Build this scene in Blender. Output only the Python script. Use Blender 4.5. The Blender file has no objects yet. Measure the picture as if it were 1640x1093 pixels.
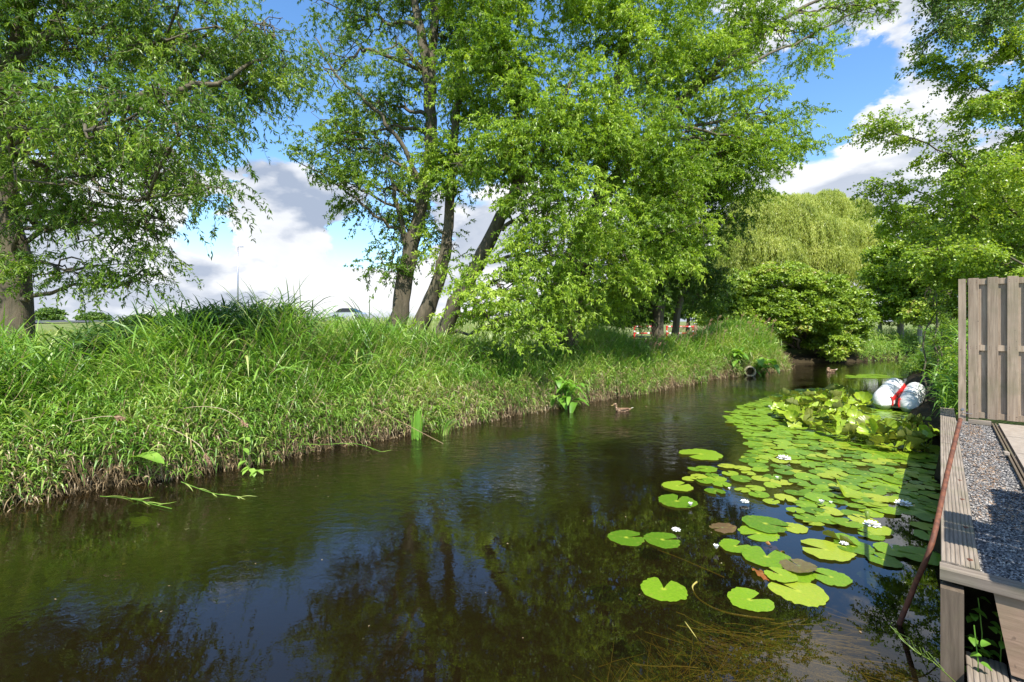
import bpy, bmesh, math, random
import numpy as np
from mathutils import Vector, Matrix, Quaternion
sc = bpy.context.scene
COL = sc.collection
R = math.radians

# ------------------------------------------------------------------ camera
F = 774.0; HZ = 515.0; CX = 820.0; CAMZ = 1.8
cam_d = bpy.data.cameras.new('camera'); cam = bpy.data.objects.new('camera', cam_d); COL.objects.link(cam)
cam.location = (0, 0, CAMZ); cam.rotation_euler = (R(90), 0, 0)
cam_d.sensor_width = 36; cam_d.lens = 36 * F / 1640; cam_d.shift_y = -(546.5 - HZ) / 1640
cam_d.clip_start = 0.05; cam_d.clip_end = 9000
sc.camera = cam

# ------------------------------------------------------------------ light
SUN = Vector((0.075, -0.38, 0.55)).normalized()      # towards the sun
sun_el = math.asin(SUN.z); sun_az = math.atan2(SUN.x, SUN.y)
w = bpy.data.worlds.new('World'); sc.world = w; w.use_nodes = True
nt = w.node_tree; N = nt.nodes; L = nt.links
bg = N['Background']; bg.inputs['Strength'].default_value = 0.12
sky = N.new('ShaderNodeTexSky'); sky.sky_type = 'NISHITA'; sky.sun_disc = False
sky.sun_elevation = sun_el; sky.sun_rotation = sun_az; sky.air_density = 1.0; sky.dust_density = 0.3; sky.ozone_density = 2.5
hs = N.new('ShaderNodeHueSaturation'); hs.inputs['Saturation'].default_value = 1.18; hs.inputs['Value'].default_value = 1.2
L.new(sky.outputs[0], hs.inputs['Color'])
tc = N.new('ShaderNodeTexCoord')
def vm(op, a, b=None):
    n = N.new('ShaderNodeVectorMath'); n.operation = op
    for i, v in enumerate((a, b)):
        if v is None: continue
        if isinstance(v, (tuple, list)): n.inputs[i].default_value = v
        else: L.new(v, n.inputs[i])
    return n
def mm(op, a, b=None, c=None, clamp=False):
    n = N.new('ShaderNodeMath'); n.operation = op; n.use_clamp = clamp
    for i, v in enumerate((a, b, c)):
        if v is None: continue
        if isinstance(v, (int, float)): n.inputs[i].default_value = v
        else: L.new(v, n.inputs[i])
    return n.outputs[0]
dirn = vm('NORMALIZE', tc.outputs['Generated']).outputs[0]
sep = N.new('ShaderNodeSeparateXYZ'); L.new(dirn, sep.inputs[0])
# cloud layer seen in perspective: direction stretched in height
stv = vm('MULTIPLY', dirn, (1.0, 1.0, 1.9)).outputs[0]
def noise(vec, scale, det, rough=0.55, dist=0.0):
    n = N.new('ShaderNodeTexNoise'); n.inputs['Scale'].default_value = scale; n.inputs['Detail'].default_value = det
    n.inputs['Roughness'].default_value = rough; n.inputs['Distortion'].default_value = dist; L.new(vec, n.inputs['Vector']); return n.outputs['Fac']
edge_n = mm('MULTIPLY', mm('SUBTRACT', noise(stv, 7.0, 6, 0.6, 0.3), .5), 2.6)
def skyblob(px, py, rad, amt, sx=1.0):
    d = Vector(((px - CX) / F, 1, (HZ - py) / F)).normalized()
    df = vm('SUBTRACT', dirn, tuple(d)).outputs[0]
    df = vm('MULTIPLY', df, (1 / sx, 1 / sx, 1)).outputs[0]
    ln = vm('LENGTH', df).outputs['Value']
    q = mm('ADD', mm('DIVIDE', ln, rad), edge_n)
    f = mm('SUBTRACT', 1.0, q, clamp=True)
    return mm('MULTIPLY', f, amt)
warp = vm('ADD', stv, vm('MULTIPLY', (0, 0, 0), (0, 0, 0)).outputs[0]).outputs[0]
n1 = mm('ADD', mm('MULTIPLY', noise(stv, 3.2, 8, 0.56, 0.25), .62), mm('MULTIPLY', noise(stv, 8.5, 7, 0.5, 0.15), .38))
bias = None
for b in [(440, 440, .42, .10, 1.7), (480, 310, .2, .22, 1.5), (230, 300, .5, .14, 1.3), (1340, 290, .2, .25, 1.6), (1360, 70, .3, .20, 1.3),
          (1480, 150, .1, .16, 1.5), (1500, 340, .25, .12, 1.6), (560, 380, .06, -.25, 1.2), (330, 372, .07, -.7, 1.2), (600, 395, .09, -.45, 1.6), (440, 395, .05, -.3, 1.5), (1400, 200, .17, -.42, 1.8), (1300, 190, .12, -.3, 1.2), (560, 110, .45, -.50, 1.4), (300, 130, .2, -.2, 1), (380, 80, .09, .5, 1.5), (880, -80, .6, -.2, 1),
          (360, 385, .04, -.3, 1.2), (430, 320, .13, .10, 2.0), (700, 430, .4, .2, 2), (1000, 430, .4, .15, 2)]:
    v = skyblob(*b); bias = v if bias is None else mm('ADD', bias, v)
# low haze/cloud near the horizon everywhere
lowb = mm('MULTIPLY', mm('SUBTRACT', 0.30, sep.outputs['Z'], clamp=True), 0.35)
dens = mm('ADD', mm('ADD', n1, bias), lowb)
cov = N.new('ShaderNodeMapRange'); cov.interpolation_type = 'SMOOTHSTEP'
L.new(dens, cov.inputs['Value']); cov.inputs['From Min'].default_value = 0.53; cov.inputs['From Max'].default_value = 0.61
# self shading of the clouds: compare with the density a little lower
off = vm('ADD', stv, (0.0, 0.015, 0.055)).outputs[0]
n2 = mm('ADD', mm('MULTIPLY', noise(off, 3.2, 6, 0.56, 0.25), .62), mm('MULTIPLY', noise(off, 8.5, 5, 0.5, 0.15), .38))
off2 = vm('ADD', stv, (0.0, 0.05, 0.16)).outputs[0]
n3 = noise(stv, 3.2, 3, 0.5, 0.25); n4 = noise(off2, 3.2, 3, 0.5, 0.25)
shd = mm('ADD', mm('SUBTRACT', n2, n1), mm('MULTIPLY', mm('SUBTRACT', n4, n3), .7))
shade = N.new('ShaderNodeMapRange'); L.new(shd, shade.inputs['Value'])
shade.inputs['From Min'].default_value = -0.035; shade.inputs['From Max'].default_value = 0.085
shade.inputs['To Min'].default_value = 1.0; shade.inputs['To Max'].default_value = 0.28
grey = skyblob(470, 325, .17, .42, 2.3)
grey2 = skyblob(1370, 60, .28, .18, 1.3)
br = mm('SUBTRACT', mm('SUBTRACT', shade.outputs[0], grey), grey2)
ccol = N.new('ShaderNodeMix'); ccol.data_type = 'RGBA'
ccol.inputs[6].default_value = (1.9, 2.25, 2.9, 1); ccol.inputs[7].default_value = (4.9, 4.95, 5.05, 1); 
L.new(br, ccol.inputs[0])
mixc = N.new('ShaderNodeMix'); mixc.data_type = 'RGBA'
L.new(cov.outputs[0], mixc.inputs[0]); L.new(hs.outputs[0], mixc.inputs[6]); L.new(ccol.outputs[2], mixc.inputs[7])
L.new(mixc.outputs[2], bg.inputs['Color'])

sl = bpy.data.lights.new('sun', 'SUN'); sl.energy = 4.6; sl.angle = R(0.55); sl.color = (1.0, 0.955, 0.88)
so = bpy.data.objects.new('sun', sl); COL.objects.link(so); so.location = (5, -20, 30)
so.rotation_euler = SUN.to_track_quat('Z', 'Y').to_euler()
vs = sc.view_settings; vs.view_transform = 'Standard'; vs.look = 'None'; vs.gamma = 1; vs.exposure = 0.97
sc.render.engine = 'CYCLES'
cy = sc.cycles; cy.max_bounces = 7; cy.diffuse_bounces = 3; cy.glossy_bounces = 3; cy.transmission_bounces = 4; cy.transparent_max_bounces = 8
cy.sample_clamp_indirect = 6

# ------------------------------------------------------------------ helpers
DX, DY = 0.663, 0.749                         # along the deck edge
def at(px, py, Y):                             # a pixel of the photo at depth Y
    return Vector(((px - CX) / F * Y, Y, CAMZ + (HZ - py) / F * Y))
def onw(px, py, z=0.0):                        # a pixel of the photo on the level z
    Y = F * (CAMZ - z) / (py - HZ); return Vector(((px - CX) / F * Y, Y, z))
def st(s, t, z=0.0):
    return Vector((DX * s + DY * t, DY * s - DX * t, z))
def tag(o, label=None, cat=None, group=None, kind=None):
    if label: o['label'] = label
    if cat: o['category'] = cat
    if group: o['group'] = group
    if kind: o['kind'] = kind
    return o
def empty(name, loc=(0, 0, 0), label=None, cat=None, group=None, rz=0):
    o = bpy.data.objects.new(name, None); COL.objects.link(o); o.location = loc; o.rotation_euler.z = rz
    o.empty_display_size = 0.1
    return tag(o, label, cat, group)

class MB:
    """quad/tri soup collector, numpy backed"""
    def __init__(self): self.V = []; self.Q = []; self.T = []; self.A = []; self.n = 0
    def add(self, v, q=None, t=None, a=None):
        v = np.asarray(v, float).reshape(-1, 3)
        if q is not None and len(q): self.Q.append(np.asarray(q, int).reshape(-1, 4) + self.n)
        if t is not None and len(t): self.T.append(np.asarray(t, int).reshape(-1, 3) + self.n)
        self.V.append(v)
        self.A.append(np.zeros(len(v)) + 0.5 if a is None else np.broadcast_to(np.asarray(a, float).ravel(), (len(v),)) if np.size(a) == 1 else np.asarray(a, float).ravel())
        self.n += len(v)
    def mesh(self, name, mat, smooth=False, mats=None):
        V = np.concatenate(self.V).astype(np.float32)
        Q = np.concatenate(self.Q) if self.Q else np.zeros((0, 4), int)
        T = np.concatenate(self.T) if self.T else np.zeros((0, 3), int)
        me = bpy.data.meshes.new(name)
        me.vertices.add(len(V)); me.vertices.foreach_set('co', V.ravel())
        nl = len(Q) * 4 + len(T) * 3
        me.loops.add(nl); me.loops.foreach_set('vertex_index', np.concatenate([Q.ravel(), T.ravel()]).astype(np.int32))
        me.polygons.add(len(Q) + len(T))
        ls = np.concatenate([np.arange(len(Q)) * 4, len(Q) * 4 + np.arange(len(T)) * 3]).astype(np.int32)
        me.polygons.foreach_set('loop_start', ls)
        try: me.polygons.foreach_set('loop_total', np.concatenate([np.full(len(Q), 4), np.full(len(T), 3)]).astype(np.int32))
        except Exception: pass
        me.polygons.foreach_set('use_smooth', np.full(len(Q) + len(T), smooth))
        at_ = me.attributes.new('rnd', 'FLOAT', 'POINT'); at_.data.foreach_set('value', np.concatenate(self.A).astype(np.float32))
        me.update(calc_edges=True)
        if mat: me.materials.append(mat)
        return me
    def build(self, name, mat, parent=None, smooth=False, loc=None):
        o = bpy.data.objects.new(name, self.mesh(name, mat, smooth)); COL.objects.link(o)
        if parent is not None: o.parent = parent
        if loc is not None: o.location = loc
        return o
    # --- primitives
    def box(self, c, s, M=None, a=0.5, taper=None):
        c = np.array(c, float); h = np.array(s, float) / 2
        v = np.array([[x, y, z] for x in (-1, 1) for y in (-1, 1) for z in (-1, 1)], float)
        vv = v * h
        if taper: vv[v[:, 2] > 0, :2] *= np.array(taper)
        vv = vv + c
        if M is not None: vv = np.array([list(M @ Vector(p)) for p in vv])
        self.add(vv, [[0, 1, 3, 2], [4, 6, 7, 5], [0, 4, 5, 1], [2, 3, 7, 6], [0, 2, 6, 4], [1, 5, 7, 3]], a=a)
    def tube(self, P, rad, n=6, cap=True, a=0.5, flat=None):
        P = np.asarray([list(p) for p in P], float); K = len(P)
        rad = np.broadcast_to(np.asarray(rad, float), (K,))
        T = np.gradient(P, axis=0); T /= (np.linalg.norm(T, axis=1, keepdims=True) + 1e-9)
        u = np.array([0, 0, 1.0]) if abs(T[0, 2]) < 0.9 else np.array([1.0, 0, 0])
        U = []
        for k in range(K):
            u = u - T[k] * np.dot(u, T[k]); u /= (np.linalg.norm(u) + 1e-9); U.append(u.copy())
        U = np.array(U); W = np.cross(T, U)
        ang = np.arange(n) / n * 2 * np.pi
        ring = P[:, None] + (U[:, None] * np.cos(ang)[None, :, None] * (1 if flat is None else flat) + W[:, None] * np.sin(ang)[None, :, None]) * rad[:, None, None]
        i = np.arange(K - 1)[:, None] * n; j = np.arange(n)[None]; j2 = (j + 1) % n
        q = np.stack([i + j, i + j2, i + n + j2, i + n + j], -1).reshape(-1, 4)
        v = ring.reshape(-1, 3); t = []
        if cap:
            v = np.vstack([v, P[0], P[-1]]); c0 = K * n; c1 = c0 + 1
            for k in range(n):
                t.append([c0, (k + 1) % n, k]); t.append([c1, (K - 1) * n + k, (K - 1) * n + (k + 1) % n])
        self.add(v, q, t, a=a)
    def ribbons(self, P, Wd, S, a):
        """P (M,K,3) centre lines, Wd (M,K) half widths, S (M,3) or (M,K,3) side directions"""
        M_, K, _ = P.shape
        if S.ndim == 2: S = S[:, None, :]
        A_ = P - S * Wd[..., None]; B_ = P + S * Wd[..., None]
        v = np.stack([A_, B_], 2).reshape(-1, 3)
        base = (np.arange(M_) * K * 2)[:, None, None]; k = (np.arange(K - 1) * 2)[None, :, None]
        q = (base + k + np.array([0, 1, 3, 2])[None, None]).reshape(-1, 4)
        self.add(v, q, a=np.repeat(a, K * 2))
    def leaves(self, P, D, Nn, Ln, W, a, fold=0.15):
        """single rhombic leaf quads"""
        D = D / (np.linalg.norm(D, axis=1, keepdims=True) + 1e-9)
        S = np.cross(D, Nn); S /= (np.linalg.norm(S, axis=1, keepdims=True) + 1e-9)
        U = np.cross(S, D)
        mid = P + D * (Ln * 0.42)[:, None]
        v = np.stack([P, mid - S * W[:, None] + U * (W * fold)[:, None], P + D * Ln[:, None] - U * (Ln * 0.12)[:, None], mid + S * W[:, None] + U * (W * fold)[:, None]], 1).reshape(-1, 3)
        q = np.arange(len(P) * 4).reshape(-1, 4)
        self.add(v, q, a=np.repeat(a, 4))

def unit(rng, n):
    v = rng.normal(size=(n, 3)); return v / np.linalg.norm(v, axis=1, keepdims=True)

# ------------------------------------------------------------------ materials
MATS = {}
class NT:
    def __init__(s, name):
        s.m = bpy.data.materials.new(name); s.m.use_nodes = True; s.t = s.m.node_tree; s.N = s.t.nodes; s.L = s.t.links
        s.b = s.N['Principled BSDF']; s.out = s.N['Material Output']
    def n(s, t, **kw):
        x = s.N.new(t)
        for k, v in kw.items():
            if k.startswith('i_'): x.inputs[k[2:].replace('_', ' ')].default_value = v
            else: setattr(x, k, v)
        return x
    def noise(s, scale, det=4, rough=.55, vec=None, dist=0):
        x = s.n('ShaderNodeTexNoise'); x.inputs['Scale'].default_value = scale; x.inputs['Detail'].default_value = det; x.inputs['Roughness'].default_value = rough; x.inputs['Distortion'].default_value = dist
        if vec is None: vec = s.co()
        s.L.new(vec, x.inputs['Vector']); return x.outputs['Fac']
    def co(s, scale=None, rot=None):
        g = s.n('ShaderNodeTexCoord').outputs['Object']
        if scale or rot:
            mp = s.n('ShaderNodeMapping'); s.L.new(g, mp.inputs[0])
            if scale: mp.inputs['Scale'].default_value = scale
            if rot: mp.inputs['Rotation'].default_value = rot
            g = mp.outputs[0]
        return g
    def attr(s, nm='rnd'):
        return s.n('ShaderNodeAttribute', attribute_name=nm).outputs['Fac']
    def ramp(s, fac, stops):
        x = s.n('ShaderNodeValToRGB'); e = x.color_ramp.elements
        while len(e) < len(stops): e.new(0.5)
        for k, (p, c) in zip(e, stops): k.position = p; k.color = (*c, 1)
        s.L.new(fac, x.inputs[0]); return x.outputs[0]
    def mix(s, f, a, b, mode='MIX'):
        x = s.n('ShaderNodeMix', data_type='RGBA', blend_type=mode)
        for i, v in ((0, f), (6, a), (7, b)):
            if isinstance(v, (int, float)): x.inputs[i].default_value = v
            elif isinstance(v, tuple): x.inputs[i].default_value = (*v, 1)
            else: s.L.new(v, x.inputs[i])
        return x.outputs[2]
    def bump(s, h, d=.01, st=1.0):
        x = s.n('ShaderNodeBump'); x.inputs['Distance'].default_value = d; x.inputs['Strength'].default_value = st; s.L.new(h, x.inputs['Height'])
        s.L.new(x.outputs[0], s.b.inputs['Normal']); return x.outputs[0]
    def col(s, c): s.L.new(c, s.b.inputs['Base Color']) if not isinstance(c, tuple) else setattr(s.b.inputs['Base Color'], 'default_value', (*c, 1))
    def rough(s, v): s.b.inputs['Roughness'].default_value = v; return s

def leafmat(name, stops, trans=0.4, tcol=None, rough=0.42, nscale=0.8, spec=0.5):
    m = NT(name)
    r = m.attr(); nz = m.noise(nscale, 3)
    f = m.n('ShaderNodeMath', operation='MULTIPLY_ADD'); m.L.new(nz, f.inputs[0]); f.inputs[1].default_value = 0.9
    g = m.n('ShaderNodeMath', operation='MULTIPLY_ADD'); m.L.new(r, g.inputs[0]); g.inputs[1].default_value = 0.9; g.inputs[2].default_value = -0.4
    m.L.new(g.outputs[0], f.inputs[2])
    c = m.ramp(f.outputs[0], stops)
    m.col(c); m.rough(rough); m.b.inputs['Specular IOR Level'].default_value = spec
    tr = m.n('ShaderNodeBsdfTranslucent'); tc_ = m.mix(1.0, c, tcol or (1.5, 1.45, .55), 'MULTIPLY'); m.L.new(tc_, tr.inputs[0])
    mx = m.n('ShaderNodeMixShader'); mx.inputs[0].default_value = trans
    m.L.new(m.b.outputs[0], mx.inputs[1]); m.L.new(tr.outputs[0], mx.inputs[2]); m.L.new(mx.outputs[0], m.out.inputs[0])
    return m.m

M = {}
M['willow'] = leafmat('willow_leaf', [(0, (.065, .13, .010)), (.35, (.18, .30, .022)), (.7, (.35, .49, .05)), (1, (.50, .61, .12))], .42)
M['willow_dark'] = leafmat('willow_leaf_deep', [(0, (.045, .10, .010)), (.45, (.12, .22, .02)), (.8, (.27, .39, .045)), (1, (.42, .52, .09))], .38)
M['weeping'] = leafmat('weeping_leaf', [(0, (.16, .22, .03)), (.5, (.38, .44, .09)), (1, (.58, .60, .18))], .42)
M['bush'] = leafmat('bush_leaf', [(0, (.08, .14, .010)), (.5, (.20, .31, .02)), (.8, (.34, .45, .045)), (1, (.34, .28, .09))], .3)
M['birch'] = leafmat('birch_leaf', [(0, (.09, .17, .010)), (.5, (.23, .35, .025)), (1, (.44, .53, .07))], .42, rough=.35)
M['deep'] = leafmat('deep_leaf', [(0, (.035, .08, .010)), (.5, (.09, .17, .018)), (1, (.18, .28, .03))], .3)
M['reed'] = leafmat('reed_leaf', [(0, (.055, .13, .018)), (.4, (.13, .27, .03)), (.75, (.25, .40, .065)), (1, (.44, .47, .16))], .35, rough=.4)
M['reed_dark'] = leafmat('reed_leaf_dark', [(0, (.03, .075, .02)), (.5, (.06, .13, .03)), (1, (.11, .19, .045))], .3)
M['forb'] = leafmat('forb_leaf', [(0, (.06, .14, .015)), (.5, (.14, .26, .03)), (1, (.26, .34, .06))], .35)
M['grass'] = leafmat('grass_blade', [(0, (.09, .16, .025)), (.5, (.19, .28, .05)), (1, (.34, .36, .12))], .3)
M['straw'] = leafmat('dead_straw', [(0, (.13, .085, .04)), (.5, (.33, .24, .13)), (1, (.52, .42, .27))], .2, tcol=(1.1, .9, .6), spec=.3)
M['plume'] = leafmat('reed_plume', [(0, (.20, .11, .06)), (.5, (.38, .25, .15)), (1, (.5, .36, .24))], .2, tcol=(1.1, .9, .6), spec=.2)
M['rust_leaf'] = leafmat('rusty_leaf', [(0, (.35, .10, .03)), (.6, (.55, .20, .05)), (1, (.6, .32, .1))], .3, tcol=(1.2, .8, .5))
M['dock'] = leafmat('dock_leaf', [(0, (.10, .22, .025)), (.5, (.16, .34, .04)), (1, (.30, .46, .08))], .35, rough=.45, nscale=6, spec=.3)
M['weed'] = leafmat('water_weed', [(0, (.20, .16, .03)), (.5, (.42, .36, .09)), (1, (.75, .68, .28))], .2, spec=.2)

def bark(name, c1, c2, scale=9):
    m = NT(name); z = m.co((1, 1, .22))
    n = m.noise(scale, 8, .65, z, .6); c2 = tuple(x * .8 for x in c2); n2 = m.noise(1.6, 3)
    c = m.ramp(n, [(.3, c1), (.62, c2), (.8, tuple(min(1, x * 1.5) for x in c2))])
    m.col(m.mix(n2, c, m.mix(0.5, c, (.07, .085, .03)))); m.rough(.9); m.bump(n, .03, 1.0); return m.m
M['bark'] = bark('willow_bark', (.045, .035, .025), (.19, .145, .10))
M['twig'] = bark('twig_bark', (.10, .075, .04), (.22, .17, .09), 14)
M['birch_bark'] = bark('birch_bark', (.12, .12, .11), (.6, .6, .57), 5)
# ------------------------------------------------------------------ ground
WP = [(-60, -43), (-40, -25.5), (-12, -.9), (-5.09, 4.8), (-3.82, 5.69), (-2.4, 7.14), (-1.44, 7.96), (.64, 9.95), (3.76, 12.66), (6.6, 15.5), (9.67, 17.6), (10.6, 18.6),
      (11.2, 20.7), (13.5, 21.1), (16, 21.8), (20.5, 24.4), (30, 31), (34, 27), (24, 20)]
for s_, t_ in ((22, -.8), (18, -.75), (14, -.5), (10.5, -.4), (9.3, -.25), (9.15, .12), (3.75, .12), (3.6, .8), (-50, .8)):
    p = st(s_, t_); WP.append((p.x, p.y))
WP = np.array(WP)
def water_sd(X, Y):
    """signed distance to the water's edge: negative in the water"""
    X = np.asarray(X, float); Y = np.asarray(Y, float)
    d = np.full(X.shape, 1e9); ins = np.zeros(X.shape, bool)
    for i in range(len(WP)):
        a = WP[i]; b = WP[(i + 1) % len(WP)]
        e = b - a; px = X - a[0]; py = Y - a[1]
        t = np.clip((px * e[0] + py * e[1]) / (e @ e), 0, 1)
        d = np.minimum(d, np.hypot(px - t * e[0], py - t * e[1]))
        c = ((a[1] > Y) != (b[1] > Y)) & (X < (b[0] - a[0]) * (Y - a[1]) / (b[1] - a[1] + 1e-12) + a[0]); ins ^= c
    return np.where(ins, -d, d)
def sstep(x, a, b):
    t = np.clip((x - a) / (b - a), 0, 1); return t * t * (3 - 2 * t)
def ground_z(X, Y):
    X = np.asarray(X, float); Y = np.asarray(Y, float)
    d = water_sd(X, Y)
    tt = X * DY - Y * DX
    left = tt < -3.5
    near = sstep(d, -.55, .22)
    z = -0.75 + near * 0.95 + sstep(d, .2, 1.6) * 0.32
    bumps = 0.05 * np.sin(X * 1.7 + Y * .6) * np.sin(Y * 1.3 - X * .4) + .04 * np.sin(X * .37) * np.cos(Y * .45)
    z = z + bumps * sstep(d, .3, 2)
    # dike with a road on the far left
    dk = Y * .96 + X * .28
    wl = 1 - sstep(X, 2, 16)
    z = z + wl * (sstep(dk, 38, 52) * 1.35) - wl * sstep(dk, 66, 90) * 1.2
    # behind the deck
    gx = (tt > 0.1) & (d > 0)
    s = X * DX + Y * DY
    dz = (tt > 0) & (s > 3.7) & (s < 9.3)
    z = np.where(dz & (d > -.1), np.minimum(np.maximum(z, .497), .505), z)
    return z
def gz(x, y): return float(ground_z(np.array([x]), np.array([y]))[0])

def axis(lo, a, b, hi, step):
    fine = np.arange(a, b + 1e-6, step); up = [b]; g = step
    while up[-1] < hi: g *= 1.35; up.append(up[-1] + g)
    dn = [a]; g = step
    while dn[-1] > lo: g *= 1.35; dn.append(dn[-1] - g)
    return np.concatenate([np.array(dn[1:])[::-1], fine, np.array(up[1:])])
xs = axis(-2500, -16, 24, 2500, .2); ys = axis(-300, -4, 30, 3000, .2)
GX, GY = np.meshgrid(xs, ys, indexing='ij'); GZ = ground_z(GX, GY)
g = MB(); nx, ny = GX.shape
i = (np.arange(nx - 1)[:, None] * ny + np.arange(ny - 1)[None]).ravel()
g.add(np.stack([GX, GY, GZ], -1).reshape(-1, 3), np.stack([i, i + ny, i + ny + 1, i + 1], -1))
m = NT('meadow_soil'); n = m.noise(.35, 6); n2 = m.noise(6, 5)
gc = m.mix(n, (.10, .15, .03), (.20, .24, .07)); gc = m.mix(m.ramp(n2, [(.45, (0, 0, 0)), (.7, (1, 1, 1))]), gc, (.13, .10, .055))
geo = m.n('ShaderNodeNewGeometry'); sp = m.n('ShaderNodeSeparateXYZ'); m.L.new(geo.outputs['Position'], sp.inputs[0])
hz_ = m.ramp(m.n('ShaderNodeMapRange', **{}).outputs[0], [(0, (0, 0, 0)), (1, (1, 1, 1))])
mr = m.n('ShaderNodeMapRange'); m.L.new(sp.outputs['Z'], mr.inputs['Value']); mr.inputs['From Min'].default_value = .25; mr.inputs['From Max'].default_value = .52
mud = m.mix(m.noise(3, 4), (.022, .016, .008), (.045, .034, .015))
m.col(m.mix(mr.outputs[0], mud, gc)); m.rough(.95); m.b.inputs['Specular IOR Level'].default_value = .2; m.bump(n2, .05, .6)
ground = g.build('ground', m.m, smooth=True); tag(ground, kind='structure')

# water
m = NT('pond_water'); m.N.remove(m.b)
cw = m.co()
wv = m.co((1.0, 1.5, 1), (0, 0, R(12)))
fine = m.noise(9.5, 3, .6, wv, .5); mid = m.noise(3.2, 2, .5, wv, .5); big = m.noise(.55, 2, .5)
h = m.n('ShaderNodeMath', operation='MULTIPLY_ADD'); m.L.new(mid, h.inputs[0]); h.inputs[1].default_value = 1.6; m.L.new(fine, h.inputs[2])
# calmer near the lilies and the deck: windward side distance t
geo = m.n('ShaderNodeNewGeometry'); dt = m.n('ShaderNodeVectorMath', operation='DOT_PRODUCT'); m.L.new(geo.outputs['Position'], dt.inputs[0]); dt.inputs[1].default_value = (DY, -DX, 0)
calm = m.n('ShaderNodeMapRange', interpolation_type='SMOOTHSTEP'); m.L.new(dt.outputs['Value'], calm.inputs['Value']); calm.inputs['From Min'].default_value = -4.2; calm.inputs['From Max'].default_value = -1.6
calm.inputs['To Min'].default_value = 1.0; calm.inputs['To Max'].default_value = .07
ms = m.n('ShaderNodeMath', operation='MULTIPLY'); bs = m.ramp(big, [(.38, (.15, .15, .15)), (.62, (1, 1, 1))]); sy_ = m.n('ShaderNodeSeparateXYZ'); m.L.new(geo.outputs['Position'], sy_.inputs[0]); cy_ = m.n('ShaderNodeMapRange', interpolation_type='SMOOTHSTEP'); m.L.new(sy_.outputs['Y'], cy_.inputs['Value']); cy_.inputs['From Min'].default_value = 3.4; cy_.inputs['From Max'].default_value = 7.0; cy_.inputs['To Min'].default_value = .16; cy_.inputs['To Max'].default_value = 1.0
cm_ = m.n('ShaderNodeMath', operation='MULTIPLY'); m.L.new(calm.outputs[0], cm_.inputs[0]); m.L.new(cy_.outputs[0], cm_.inputs[1]); m.L.new(cm_.outputs[0], ms.inputs[0]); m.L.new(bs, ms.inputs[1])
bp = m.n('ShaderNodeBump'); bp.inputs['Distance'].default_value = .017; m.L.new(h.outputs[0], bp.inputs['Height']); m.L.new(ms.outputs[0], bp.inputs['Strength'])
gl = m.n('ShaderNodeBsdfGlossy'); gl.inputs['Roughness'].default_value = .0; gl.inputs['Color'].default_value = (1, 1, 1, 1); m.L.new(bp.outputs[0], gl.inputs['Normal'])
tp = m.n('ShaderNodeBsdfTransparent'); tp.inputs[0].default_value = (.72, .62, .36, 1)
df = m.n('ShaderNodeBsdfDiffuse'); df.inputs[0].default_value = (.009, .0072, .003, 1)
m1 = m.n('ShaderNodeMixShader'); m1.inputs[0].default_value = .55; m.L.new(tp.outputs[0], m1.inputs[1]); m.L.new(df.outputs[0], m1.inputs[2])
fr = m.n('ShaderNodeFresnel'); fr.inputs[0].default_value = 1.6; m.L.new(bp.outputs[0], fr.inputs['Normal'])
m2 = m.n('ShaderNodeMixShader'); m.L.new(fr.outputs[0], m2.inputs[0]); m.L.new(m1.outputs[0], m2.inputs[1]); m.L.new(gl.outputs[0], m2.inputs[2]); m.L.new(m2.outputs[0], m.out.inputs[0])
wm = MB(); wm.add([(-70, -50, 0), (45, -50, 0), (45, 36, 0), (-70, 36, 0)], [[0, 1, 2, 3]])
tag(wm.build('water', m.m), kind='structure')

# ------------------------------------------------------------------ trees
def wiggle(rng, a, b, n=8, amp=.12, sag=0.0):
    a = np.array(a, float); b = np.array(b, float); t = np.linspace(0, 1, n)[:, None]
    p = a + (b - a) * t; Lg = np.linalg.norm(b - a)
    k = rng.normal(size=(n, 3)) * amp * Lg / n ** .5; k = np.cumsum(k, 0); k -= k[-1] * t; k[0] = 0
    p += k; p[:, 2] += np.sin(t[:, 0] * np.pi) * sag * Lg
    return p
def smooth_path(P, n=4):
    P = [np.array(list(p), float) for p in P]; out = []
    for i in range(len(P) - 1):
        p0 = P[max(i - 1, 0)]; p1 = P[i]; p2 = P[i + 1]; p3 = P[min(i + 2, len(P) - 1)]
        for k in range(n):
            t = k / n; out.append(.5 * ((2 * p1) + (-p0 + p2) * t + (2 * p0 - 5 * p1 + 4 * p2 - p3) * t * t + (-p0 + 3 * p1 - 3 * p2 + p3) * t ** 3))
    out.append(P[-1]); return np.array(out)
def blob(px, py, Y, rx, ry, rd=None, wgt=1.0):
    c = at(px, py, Y); a = rx / F * Y; b = ry / F * Y
    return (np.array(c), np.array([a, rd if rd else (a + b) / 2, b]), wgt)

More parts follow.
